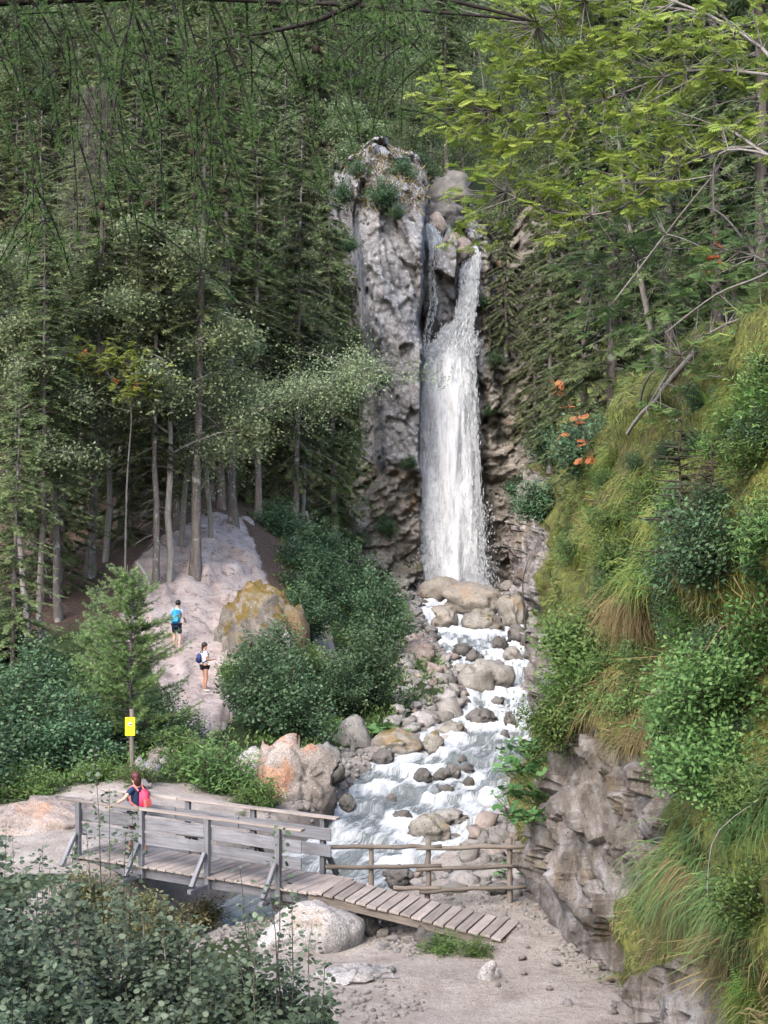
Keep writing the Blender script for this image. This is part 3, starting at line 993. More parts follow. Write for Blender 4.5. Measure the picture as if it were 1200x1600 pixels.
cobbles(62, [(690, 1262), (750, 1228), (815, 1225), (845, 1300), (830, 1400), (620, 1395), (600, 1365), (700, 1330)], 14, 22, .13, .42,
        'small pale stone in the cobble bank behind the log fence', 'stones of the right cobble bank', ['boulder', 'boulder_pale', 'boulder_pale', 'boulder_pink'], 301)
cobbles(92, [(615, 985), (690, 1000), (715, 1060), (735, 1110), (715, 1165), (640, 1185), (610, 1120), (620, 1050)], 24, 44, .14, .62,
        'small grey brown stone in the rubble along the left stream bank', 'rubble of the left stream bank', ['boulder', 'boulder_pale', 'boulder', 'boulder_pale', 'boulder_pink'], 302)
cobbles(30, [(630, 930), (660, 935), (700, 985), (720, 1010), (640, 1000)], 38, 50, .15, .5,
        'small stone in the jumble of rocks left below the falls', 'rocks left below the falls', ['boulder', 'boulder_dark', 'boulder_tan' if False else 'boulder'], 303)
cobbles(38, [(790, 915), (850, 880), (890, 940), (880, 1000), (840, 985), (800, 950)], 36, 50, .2, .75,
        'rough stone in the talus on the right of the falls', 'talus right of the falls', ['boulder', 'boulder_pale', 'boulder'], 304)
cobbles(22, [(560, 1130), (700, 1190), (820, 1150), (860, 1180), (720, 1270), (560, 1290), (530, 1240)], 18, 28, .1, .26,
        'small wet dark stone breaking the surface of the rapids', 'stones breaking the rapids', ['boulder_dark'], 305, .0)
cobbles(18, [(690, 1010), (800, 1000), (840, 1060), (830, 1110), (740, 1130), (700, 1090)], 27, 40, .12, .32,
        'small wet dark stone breaking the upper rapids', 'stones breaking the upper rapids', ['boulder_dark'], 306, .0)
cobbles(26, [(440, 1410), (640, 1420), (720, 1470), (560, 1500), (560, 1450)], 12.8, 15.5, .07, .25,
        'small stone in the gravel under the ramp', 'stones under the ramp', ['boulder', 'boulder_dark', 'boulder_pale'], 307)
cobbles(24, [(290, 1090), (350, 1090), (340, 1150), (270, 1200), (230, 1230), (200, 1220), (280, 1140)], 18.5, 27.5, .12, .38,
        'pale step stone on the path below the woman in white', 'step stones on the climbing path', ['boulder_pale', 'boulder_pale', 'boulder'], 308)
cobbles(20, [(720, 1590), (1000, 1590), (980, 1520), (920, 1440), (840, 1440), (760, 1500)], 11, 14.5, .03, .10,
        'pebble lying on the dirt path', 'pebbles on the dirt path', ['boulder_pale', 'boulder', 'boulder_pink'], 309)

# loose gravel between the stones
r = np.random.default_rng(310)
n = 16000
x = np.concatenate([r.uniform(-3.2, 4.4, 7000), r.uniform(-3, 9, 9000)])
y = np.concatenate([r.uniform(20, 37, 7000), r.uniform(34, 92, 9000)])
u_ = np.abs(x - s_x(y)) / s_w(y)
cl = fbm(np.stack([x, y * .6, x * 0], 1) * .8, 3, 312)
ok = np.where(np.arange(n) < 7000, (cl > -.05) & (u_ > .95), (u_ > .9) & (u_ < 1.5 + .5 * cl) & (x < s_x(y) + s_w(y) * 1.25))
x, y = x[ok], y[ok]
n = len(x)
z = H(x, y)
s = np.where(y < 37, r.uniform(.015, .065, n), r.uniform(.05, .16, n)) * r.uniform(.6, 1.3, n)
V0, F0 = ICO[1]
sq = np.stack([r.uniform(.7, 1.3, n), r.uniform(.7, 1.3, n), r.uniform(.45, .8, n)], 1)
az = r.uniform(0, 6.3, n)
L_ = V0[None] * (1 + .25 * (r.random((n, len(V0), 1)) - .5)) * (sq * s[:, None])[:, None]
ca, sa = np.cos(az)[:, None], np.sin(az)[:, None]
V = np.stack([L_[..., 0] * ca - L_[..., 1] * sa + x[:, None], L_[..., 0] * sa + L_[..., 1] * ca + y[:, None], L_[..., 2] + (z + s * .15)[:, None]], -1).reshape(-1, 3)
M['gravel'] = rock_mat('gravel', (.14, .125, .11), (.27, .245, .22), (.40, .37, .345), 4.0, (.45, .44, .42), .62, (.24, .16, .10), .6, world=True)
me = mesh_np('gravel', V, (F0[None] + (np.arange(n) * len(V0))[:, None, None]).reshape(-1, 3), None, False)
me.materials.append(M['gravel'])
o = stuff(link('gravel', me))
tag(o, 'loose grey gravel on the path and along the stream', 'gravel')

# ------------------------------------------------------------------ water
nu_, nv_ = 560, 100
yy = np.linspace(8, 98.2, nu_)
vv = np.linspace(-1.35, 1.35, nv_)
YY, VV = np.meshgrid(yy, vv, indexing='ij')
cxw, ww = s_x(YY), s_w(YY)
XX = cxw + VV * ww
flow = np.stack([VV.ravel() * ww.ravel() * 1.5, YY.ravel() * .62, np.zeros(YY.size)], 1)
big = fbm(flow * .55, 3, 130)
fine = fbm(flow * np.array([2.2, 1.3, 1]), 4, 131)
rid = 1 - 2 * np.abs(fbm(flow * np.array([1.3, .7, 1]), 3, 133))
stx = np.array(STONES)
foam = np.zeros(YY.size)
hump = np.zeros(YY.size)
wxy = np.stack([XX.ravel(), YY.ravel()], 1)
for sx_, sy_, sr in STONES:
    if sr < .16 or sy_ > 96:
        continue
    q = wxy - np.array([sx_, sy_])
    m = (np.abs(q[:, 0]) < sr * 3 + 1) & (np.abs(q[:, 1]) < sr * 4 + 2)
    dist = np.sqrt((q[m, 0] / 1.0) ** 2 + (np.where(q[m, 1] < 0, q[m, 1] * .55, q[m, 1])) ** 2)
    foam[m] = np.maximum(foam[m], sstep(sr * 1.9 + .25, sr * .9, dist))
    hump[m] = np.maximum(hump[m], .5 * sstep(sr * 1.6 + .2, sr * .9, dist) * (q[m, 1] > 0))
stp = .16 * (np.round(YY.ravel() * .42 + .8 * big + VV.ravel() * .5) - (YY.ravel() * .42 + .8 * big + VV.ravel() * .5))
WZ = s_z(YY).ravel() + .12 * big + .15 * fine + .09 * rid + .14 * hump + stp
rapid = np.interp(YY.ravel() / K, [8, 15, 18, 20, 23, 26, 29, 33, 38, 44, 51], [.35, .4, .4, .48, .45, .48, .66, .62, .62, .7, .95])
foamv = np.clip(.5 * foam + rapid + .35 * big + .45 * (rid - .5) - .18, 0, 1)
t = NT('stream water')
fo = t.attr('foam').outputs['Fac']
fx = t.attr('flow').outputs['Vector']
na = t.noise(t.vmul(fx, (2.6, .9, 1)), 1.6, 7, .72, .9)
nb = t.noise(t.vmul(fx, (6.0, 2.6, 1)), 2.0, 6, .75, .6)
f = t.math('ADD', t.math('ADD', t.math('MULTIPLY', na, 1.5), t.math('MULTIPLY', nb, 1.0)), t.math('SUBTRACT', fo, 1.75))
f = t.thr(f, -.18, .38)
wc = t.mix(t.thr(na, .35, .65), (.14, .158, .16), (.30, .328, .33))
c = t.mix(f, wc, (.76, .78, .79))
rg = t.n('MapRange', {'Value': f, 'To Min': .12, 'To Max': .75}).outputs[0]
hb = t.math('ADD', t.math('MULTIPLY', na, .7), t.math('MULTIPLY', nb, .5))
M['water'] = t.done(t.n('BsdfPrincipled', {'Base Color': c, 'Roughness': rg, 'IOR': 1.33, 'Specular IOR Level': .5, 'Normal': t.bump(hb, 1.0, .16)}).outputs[0])
me = mesh_np('stream', np.stack([XX.ravel(), YY.ravel(), WZ], 1), grid_faces(nu_, nv_), {'foam': foamv, 'flow': np.concatenate([flow, ], 1)})
me.materials.append(M['water'])
struct('stream', me)

# ---- the waterfall: sheets and flying shreds of white water
t = NT('falling water')
v = t.attr('var').outputs['Fac']
fx = t.n('NewGeometry').outputs['Position']
na = t.noise(t.vmul(fx, (5.0, .0, .45)), 1.0, 7, .75, .5)
nb = t.noise(t.vmul(fx, (14, .0, 1.6)), 1.0, 5, .75, .3)
f = t.math('ADD', t.math('MULTIPLY', na, .6), t.math('MULTIPLY', nb, .6))
c = t.ramp(f, [(.38, (.46, .48, .51)), (.50, (.78, .80, .82)), (.60, (.95, .95, .96))])
sh = t.bsdf(c, .5, t.bump(f, .6, .1), .3)
tr = t.n('BsdfTranslucent', {'Color': c}).outputs[0]
sh = t.n('MixShader', {0: .45, 1: sh, 2: tr}).outputs[0]
al = t.thr(t.math('ADD', f, t.math('MULTIPLY', v, 1.3)), .30, .48)
M['fall'] = t.done(t.n('MixShader', {0: al, 1: t.n('BsdfTransparent').outputs[0], 2: sh}).outputs[0])
t = NT('white spray')
v = t.attr('var').outputs['Fac']
c = t.ramp(v, [(0, (.60, .63, .66)), (1, (.92, .93, .94))])
M['spray'] = t.done(t.n('MixShader', {0: .5, 1: t.bsdf(c, .6), 2: t.n('BsdfTranslucent', {'Color': c}).outputs[0]}).outputs[0])

fall = thing('waterfall', 'tall white waterfall plunging down the rock cleft', 'waterfall', (4.4, 94, 3))
FO = np.array([4.4, 94, 3.])


def fall_sheet(name, rows, seed, nu=40, amp=.25, off=0.0):
    """rows: px left, px right, py, depth unit"""
    rows = np.array(rows, float)
    tt = np.linspace(0, len(rows) - 1, 150)
    R = np.stack([np.interp(tt, np.arange(len(rows)), rows[:, i]) for i in range(4)], 1)
    uu = np.linspace(0, 1, nu)
    px = R[:, 0:1] + (R[:, 1:2] - R[:, 0:1]) * uu[None]
    d = np.repeat(R[:, 3:4], nu, 1)
    X, Y, Z = (px - 600) / 1200 * d, K * d, np.repeat(CZ + (800 - R[:, 2:3]) / 1200 * R[:, 3:4], nu, 1)
    q = np.stack([X.ravel() * 2.2, Z.ravel() * .35, np.full(X.size, seed * 3.)], 1)
    n_ = fbm(q, 4, seed)
    Y = Y + off - (amp * n_).reshape(Y.shape) - .6 * np.sin(uu * math.pi)[None]
    edge = np.minimum(np.minimum(uu, 1 - uu) * 5, 1)[None].repeat(150, 0)
    me = mesh_np(name, np.stack([X.ravel(), Y.ravel(), Z.ravel()], 1) - FO, grid_faces(150, nu), {'var': (edge * .42 - .02).ravel()})
    me.materials.append(M['fall'])
    o = link(name, me, fall)
    return R


def fall_rows(rows):
    rows = np.array(rows, float)
    tt = np.linspace(0, len(rows) - 1, 150)
    return np.stack([np.interp(tt, np.arange(len(rows)), rows[:, i]) for i in range(4)], 1)


MAIN = [(706, 722, 505, 50.6), (690, 736, 522, 50.3), (674, 738, 545, 50.0), (662, 741, 575, 49.8), (658, 744, 640, 49.5), (656, 748, 720, 49.2), (654, 752, 800, 48.9), (655, 756, 870, 48.6), (652, 762, 925, 48.3)]
CHUTE = [(729, 743, 388, 51.9), (725, 747, 402, 51.2), (720, 746, 430, 50.9), (717, 743, 470, 50.6), (710, 738, 500, 50.3), (696, 732, 540, 50.0)]
R1 = fall_sheet('main_curtain', MAIN, 5, 50, .5)
fall_sheet('front_veil', [(a + 6, b - 4, c_, d_ - .25) for a, b, c_, d_ in MAIN], 9, 50, .5)
R2 = fall_sheet('upper_chute', CHUTE, 6, 16, .25)
R3 = fall_sheet('side_cascade', [(662, 674, 352, 50.2), (666, 686, 368, 50.1), (672, 690, 386, 50.0), (672, 684, 404, 49.9)], 7, 14, .1)
R4 = fall_rows([(671, 680, 402, 49.9), (670, 678, 440, 49.9), (672, 682, 478, 50.0), (662, 672, 520, 49.9), (661, 668, 560, 49.8)])
acc = Acc()
r = np.random.default_rng(77)


def shreds(R, n, wlo, whi, llo, lhi, spread, jit, powr=1.0):
    s = r.random(n) ** powr * (len(R) - 1)
    a = s.astype(int)
    q = R[a]
    uu = np.clip(.5 + .5 * np.sign(r.normal(size=n)) * r.random(n) ** .75 * spread, -.12, 1.12)
    px = q[:, 0] + (q[:, 1] - q[:, 0]) * uu
    d = q[:, 3]
    Pn = np.stack([(px - 600) / 1200 * d, K * d - r.random(n) * .9 - .3, CZ + (800 - q[:, 2]) / 1200 * d], 1) + r.normal(size=(n, 3)) * jit
    A = np.stack([r.normal(size=n) * .10 + (uu - .5) * .12, r.normal(size=n) * .1, -np.ones(n)], 1)
    S = np.stack([np.ones(n), r.normal(size=n) * 1.0, r.normal(size=n) * .3], 1)
    L = r.uniform(llo, lhi, n)
    V, F = bake([(0, 0, 0), (.45, .5, .0), (1, 0, 0), (.45, -.5, 0)], KITE_F, Pn - FO, A, S, L, r.uniform(wlo, whi, n))
    acc.add(V, F, np.repeat(r.random(n), 4))


shreds(R1, 13000, .02, .06, .12, .6, 1.03, .07)
shreds(R1, 2500, .015, .035, .05, .18, 1.04, .09)
shreds(R1[8:45], 6000, .03, .08, .06, .25, 1.04, .18)
shreds(R1[110:], 4500, .03, .08, .06, .22, 1.1, .35)
shreds(R2, 5000, .02, .07, .1, .4, 1.08, .06)
shreds(R3, 900, .02, .06, .08, .3, 1.1, .05)
shreds(R4, 900, .01, .04, .08, .3, 1.1, .03)
stuff(link('spray_shreds', acc.mesh('spray_shreds', M['spray'], False), fall))
acc = Acc()
# ---- fine mist hanging at the foot of the falls
V0, F0 = ICO[4]
me = mesh_np('mist', V0 * (1 + .25 * fbm(V0 * 1.5, 3, 170))[:, None] * np.array([3.6, 1.6, 1.7]), F0)
t = NT('mist')
co = t.n('TexCoord').outputs['Object']
dn = t.n('VectorMath', {0: t.vmul(co, (1 / 3.6, 1 / 1.6, 1 / 1.7))}, operation='LENGTH').outputs['Value']
ds = t.math('MULTIPLY', t.thr(dn, .95, .1), t.thr(t.noise(co, .8, 4, .6), .35, .65))
vol = t.n('VolumePrincipled', {'Color': (.95, .96, .98, 1), 'Density': t.math('MULTIPLY', ds, .55)})
t.t.links.new(vol.outputs[0], t.out.inputs['Volume'])
me.materials.append(t.m)
o = stuff(link('mist', me, None, (4.5, 92.2, 4.0)))
tag(o, 'white spray mist at the foot of the waterfall', 'mist')



# ------------------------------------------------------------------ footbridge, ramp, fence, sign
import bmesh
from mathutils import Matrix


def box_mesh(name, l, w, h, mat, bev=.008, seed=0, warp=.004, cuts=3):
    """a board along local x, origin at its centre, with a slightly uneven edge"""
    bm = bmesh.new()
    bmesh.ops.create_cube(bm, size=1)
    for v in bm.verts:
        v.co = Vector((v.co.x * l, v.co.y * w, v.co.z * h))
    bmesh.ops.bevel(bm, geom=bm.edges[:], offset=bev, segments=1, affect='EDGES')
    rr = random.Random(seed)
    for v in bm.verts:
        v.co += Vector((rr.uniform(-1, 1), rr.uniform(-1, 1), rr.uniform(-1, 1))) * warp
    me = bpy.data.meshes.new(name)
    bm.to_mesh(me)
    bm.free()
    me.materials.append(mat)
    return me


def beam(name, parent, a, b, w, h, mat, up=(0, 0, 1), seed=0):
    """a board from a to b (parent space): w across, h along up"""
    a, b, up = Vector(a), Vector(b), Vector(up)
    x = (b - a)
    l = x.length
    x.normalize()
    y = up.cross(x).normalized()
    z = x.cross(y)
    o = link(name, box_mesh(name, l, w, h, mat, min(.008, h * .2), seed), parent)
    m = Matrix((x, y, z)).transposed().to_4x4()
    m.translation = (a + b) / 2
    o.matrix_local = m
    return o


R0 = np.array([-1.97, 27.55, .93])
bd = norm(np.array([-.86, .51, 0]))
bnv = np.array([-bd[1], bd[0], 0]) * -1
if bnv[1] < 0:
    bnv = -bnv
BASE = R0 + bd * 2.5
br = thing('footbridge', 'weathered grey wooden footbridge with plank railings over the stream', 'bridge', tuple(BASE + bnv * .6 - np.array([0, 0, .3])), math.atan2(-bd[1], -bd[0]))
# local frame: x towards the ramp, y away from the camera, z up; deck surface at z = .3
DZ = .3


def bl_(s, n, z):      # s along the bridge from the right front post, n across
    return (2.5 - s, n - .6, DZ + z)


W = 1.22
for n_ in (.10, W - .12):
    beam('beam', br, bl_(5.15, n_, -.16), bl_(-.82, n_, -.16), .16, .22, M['wood'], seed=int(n_ * 100))
s, i = -.88, 0
while s < 5.1:
    w = .185 + .02 * rng.random()
    beam('plank', br, bl_(s + w / 2, -.10 + .015 * rng.normal(), -.022 + .004 * rng.normal()), bl_(s + w / 2, W + .04 + .015 * rng.normal(), -.022), w, .045, M['plank'], seed=300 + i)
    s += w + .016
    i += 1
for side in (0, 1):
    n_ = -.05 if side == 0 else W
    out = -1 if side == 0 else 1
    for j, s in enumerate((0, 1.67, 3.33, 5.0)):
        s2 = s - (.18 if side else 0)
        p = beam('post', br, bl_(s2, n_, -.26), bl_(s2, n_, 1.10), .09, .11, M['woodz'] if False else M['wood'], up=(1, 0, 0), seed=400 + j + side * 10)
        beam('brace', br, bl_(s2, n_ + out * .09, .46), bl_(s2, n_ + out * .50, -.12), .08, .09, M['wood'], up=(1, 0, 0), seed=420 + j)
        beam('cross_beam', br, bl_(s2, n_ + out * .58, -.20), bl_(s2, n_ - out * .3, -.20), .09, .08, M['wood'], seed=430 + j)
    # two guard boards in three lengths on the inner side of the posts
    ni = n_ - out * .075
    e0 = -.48 if side == 0 else -.42
    cutsL = [(e0, 1.78), (1.80, 3.40), (3.42, 5.15)]
    for k, (a, b) in enumerate(cutsL):
        dz_ = .02 * rng.normal()
        beam('guard_board', br, bl_(a, ni, .50 + dz_), bl_(b, ni, .50 + dz_ * .5), .035, .235, M['wood'], seed=440 + k)
        beam('guard_board', br, bl_(a - (.0 if k else .0), ni, .815 + dz_), bl_(b, ni, .815), .035, .245, M['wood'], seed=450 + k)
    beam('handrail', br, bl_(-.55 if side == 0 else -.55, n_ - out * .03, 1.125), bl_(3.36, n_ - out * .03, 1.125), .15, .05, M['plank'], seed=460 + side)
    beam('handrail', br, bl_(3.38, n_ - out * .03, 1.120), bl_(5.45, n_ - out * .03, 1.120), .15, .05, M['plank'], seed=465 + side)

# ramp
ra = np.array([-1.34, 27.1, .97])
rd_ = np.array([.937, -.349, 0])
rn_ = np.array([.349, .937, 0])
LR, DR = 3.66, .53
rp = thing('plank_ramp', 'wooden plank ramp leading from the footbridge down to the dirt path', 'ramp', tuple(ra), math.atan2(rd_[1], rd_[0]))
sl_ = DR / LR
for n_ in (.12, 1.03):
    beam('beam', rp, (-.1, n_, -.135), (LR + .02, n_, -.135 - sl_ * LR), .13, .15, M['log'], seed=int(n_ * 50))
beam('cross_log', rp, (LR - .05, -.02, -.14 - sl_ * LR), (LR - .05, 1.18, -.14 - sl_ * LR), .14, .14, M['log'], seed=77)
n_pl = 17
for i in range(n_pl):
    w = LR / n_pl
    x = (i + .5) * w
    o = beam('plank', rp, (x, -.0 + .02 * rng.normal(), -.03 - sl_ * x), (x, 1.17 + .02 * rng.normal(), -.03 - sl_ * x), w - .024, .05, M['plank'], up=(sl_, 0, 1), seed=500 + i)

# log fence
fe = thing('log_fence', 'rustic round log fence with three posts beside the ramp', 'fence', (.9, 28.6, .3))


def log(name, parent, a, b, r0, r1, mat, org, seed=0):
    a, b = np.array(a) - org, np.array(b) - org
    L = np.linalg.norm(b - a)
    rr = np.random.default_rng(seed)
    xs_ = np.linspace(0, L, 9)
    pts = np.stack([xs_, rr.normal(size=9) * .008, rr.normal(size=9) * .008], 1)
    rad = np.linspace(r0, r1, 9) * (1 + rr.normal(size=9) * .03)
    pts = np.concatenate([pts[:1], pts, pts[-1:]])
    rad = np.concatenate([[.001], rad, [.001]])
    T_, F = tube(pts, rad, 9)
    ac = Acc()
    ac.add(T_, F)
    o = link(name, ac.mesh(name, mat), parent)
    x = norm(b - a)
    y = norm(np.cross([0.13, .2, 1.], x))
    z = np.cross(x, y)
    m = Matrix(((x[0], y[0], z[0], a[0]), (x[1], y[1], z[1], a[1]), (x[2], y[2], z[2], a[2]), (0, 0, 0, 1)))
    o.matrix_local = m
    return o


fo_ = np.array([.9, 28.6, .3])
FD = 15.05
for px, top, k in ((580, 1318, 1), (669, 1311, 2), (797, 1309, 3)):
    t_ = P(px, top, FD)
    g = Hs(t_[0], t_[1])
    log('post', fe, (t_[0], t_[1], min(g, .45) - .3), t_, .058, .05, M['log'], fo_, k)
for (x0, y0, x1, y1, k, off) in ((508, 1322, 690, 1321, 4, -.10), (650, 1324, 845, 1320, 5, -.09), (508, 1353, 690, 1352, 6, -.10), (650, 1357, 838, 1350, 7, -.09), (614, 1386, 690, 1386, 8, -.10), (655, 1391, 822, 1384, 9, -.09)):
    a, b = P(x0, y0, FD), P(x1, y1, FD)
    a[1] += off
    b[1] += off
    log('rail', fe, a, b, .046, .042, M['log'], fo_, k)

# warning sign
sb = P(207, 1215, 19.4)
sb[2] = Hs(sb[0], sb[1])
sg = thing('warning_sign', 'yellow warning board on a pale wooden post beyond the bridge', 'sign', tuple(sb))
top = P(206, 1108, 19.4) - sb
log('post', sg, sb - np.array([0, 0, .3]), sb + top, .062, .055, M['postz'] if False else M['log'], sb, 40)
bc_ = P(204, 1134.5, 19.4) - sb
bw, bh = 15.5 / 1200 * 19.4, 29 / 1200 * 19.4
yb = -.075
brd = link('board', box_mesh('board', bw, .012, bh, M['yellow'], .003, 1, 0), sg, (bc_[0], yb, bc_[2]))


def mark(name, x, z, w, h, mat, poly=None):
    """flat print a hair in front of the board"""
    yv = -.0085
    if poly is None:
        poly = [(-.5, -.5), (.5, -.5), (.5, .5), (-.5, .5)]
    me = bpy.data.meshes.new(name)
    me.from_pydata([(x + a * w, yv, z + b * h) for a, b in poly], [], [tuple(range(len(poly)))])
    me.materials.append(mat)
    return link(name, me, brd)


mark('pictogram', 0, .075, .115, .085, M['whiteprint'], [(-.5, -.5), (.5, -.5), (.42, -.05), (.15, .45), (-.05, .5), (-.2, .2), (-.4, .05)])
o = mark('pictogram', .012, .062, .085, .04, M['ink'], [(-.5, -.5), (.5, -.5), (.45, .1), (.2, .5), (.0, .1), (-.25, .3)])
o.location.y = -.001
rr = random.Random(4)
for z, n, h_, w_ in ((.012, 7, .016, .15), (-.035, 9, .008, .12), (-.055, 8, .008, .10), (-.105, 6, .020, .12)):
    x = -w_ / 2
    for i in range(n):
        lw = w_ / n * rr.uniform(.55, .85)
        mark('lettering', x + lw / 2, z, lw, h_ * rr.uniform(.75, 1), M['ink'])
        x += w_ / n


# ------------------------------------------------------------------ people
def skin_obj(name, parent, V, E, R, mat, root=0, sub=2, smooth=True):
    me = bpy.data.meshes.new(name)
    me.from_pydata([tuple(v) for v in V], [tuple(e) for e in E], [])
    me.materials.append(mat)
    o = link(name, me, parent)
    md = o.modifiers.new('skin', 'SKIN')
    md.use_smooth_shade = True
    if not me.skin_vertices:
        bpy.context.view_layer.objects.active = o
    lay = me.skin_vertices[0] if len(me.skin_vertices) else None
    if lay is None:
        raise RuntimeError('no skin layer')
    for i, r_ in enumerate(R):
        lay.data[i].radius = r_ if not np.isscalar(r_) else (r_, r_)
        lay.data[i].use_root = (i == root)
    md2 = o.modifiers.new('sub', 'SUBSURF')
    md2.levels = sub
    md2.render_levels = sub
    return o


class Fig:
    def __init__(self):
        self.V, self.E, self.R, self.ix = [], [], [], {}

    def add(self, key, co, r, to=None):
        self.ix[key] = len(self.V)
        self.V.append(np.array(co, float))
        self.R.append(r)
        if to is not None:
            self.E.append((self.ix[to], self.ix[key]))
        return self

    def obj(self, name, parent, mat, root=0, sub=2):
        return skin_obj(name, parent, self.V, self.E, self.R, mat, root, sub)


def ellipsoid(name, parent, c, r, mat, seed=None, sub=3, rot=(0, 0, 0), lump=0):
    V, F = ICO[sub]
    V = V.copy()
    if lump:
        V = V * (1 + lump * fbm(V * 3 + (seed or 0), 3, 5))[:, None]
    me = mesh_np(name, V * np.array(r), F)
    me.materials.append(mat)
    o = link(name, me, parent, tuple(c))
    o.rotation_euler = rot
    return o


def pack(parent, c, size, mat, mats, rx=0.0):
    bm = bmesh.new()
    bmesh.ops.create_cube(bm, size=1)
    for v in bm.verts:
        k = 1 - .18 * (v.co.z > 0)
        v.co = Vector((v.co.x * size[0] * k, v.co.y * size[1] * k, v.co.z * size[2]))
    bmesh.ops.bevel(bm, geom=bm.edges[:], offset=min(size) * .32, segments=3, affect='EDGES')
    me = bpy.data.meshes.new('backpack')
    bm.to_mesh(me)
    bm.free()
    me.materials.append(mat)
    me.polygons.foreach_set('use_smooth', [True] * len(me.polygons))
    o = link('backpack', me, parent, c)
    o.rotation_euler.x = rx
    # front pocket and lid seam are pieces of the pack
    bm = bmesh.new()
    bmesh.ops.create_cube(bm, size=1)
    for v in bm.verts:
        v.co = Vector((v.co.x * size[0] * .72, v.co.y * size[1] * .35, v.co.z * size[2] * .42))
    bmesh.ops.bevel(bm, geom=bm.edges[:], offset=.02, segments=2, affect='EDGES')
    m2 = bpy.data.meshes.new('pocket')
    bm.to_mesh(m2)
    bm.free()
    m2.materials.append(mats)
    p = link('pocket', m2, o, (0, -size[1] * .5, -size[2] * .18))
    return o


def strap(parent, pts, mat, w=.02):
    ac = Acc()
    V, F = tube(spline(pts, 12), w, 6)
    ac.add(V, F)
    return link('strap', ac.mesh('strap', mat), parent)


def hand(f, key, wrist, elbow, out, size=1.0):
    """palm and five fingers added to a figure at the wrist"""
    w, e_ = np.array(wrist, float), np.array(elbow, float)
    dr = norm(w - e_)
    side = norm(np.cross(dr, out))
    f.add(key + 'palm', w + dr * .06 * size, (.026 * size, .017 * size), key)
    f.add(key + 'knuck', w + dr * .095 * size, (.024 * size, .013 * size), key + 'palm')
    for i, (o_, l_) in enumerate(((-.026, .062), (-.009, .075), (.009, .070), (.025, .055))):
        b = w + dr * .10 * size + side * o_ * size
        f.add(key + 'f%da' % i, b + dr * l_ * .55 * size, .0085 * size, key + 'knuck')
        f.add(key + 'f%db' % i, b + dr * l_ * .95 * size - np.array(out) * .012, .007 * size, key + 'f%da' % i)
    t0 = w + dr * .055 * size - side * .035 * size
    f.add(key + 'th', t0 + dr * .02, .010 * size, key + 'palm')
    f.add(key + 'th2', t0 + dr * .05 - side * .012, .008 * size, key + 'th')


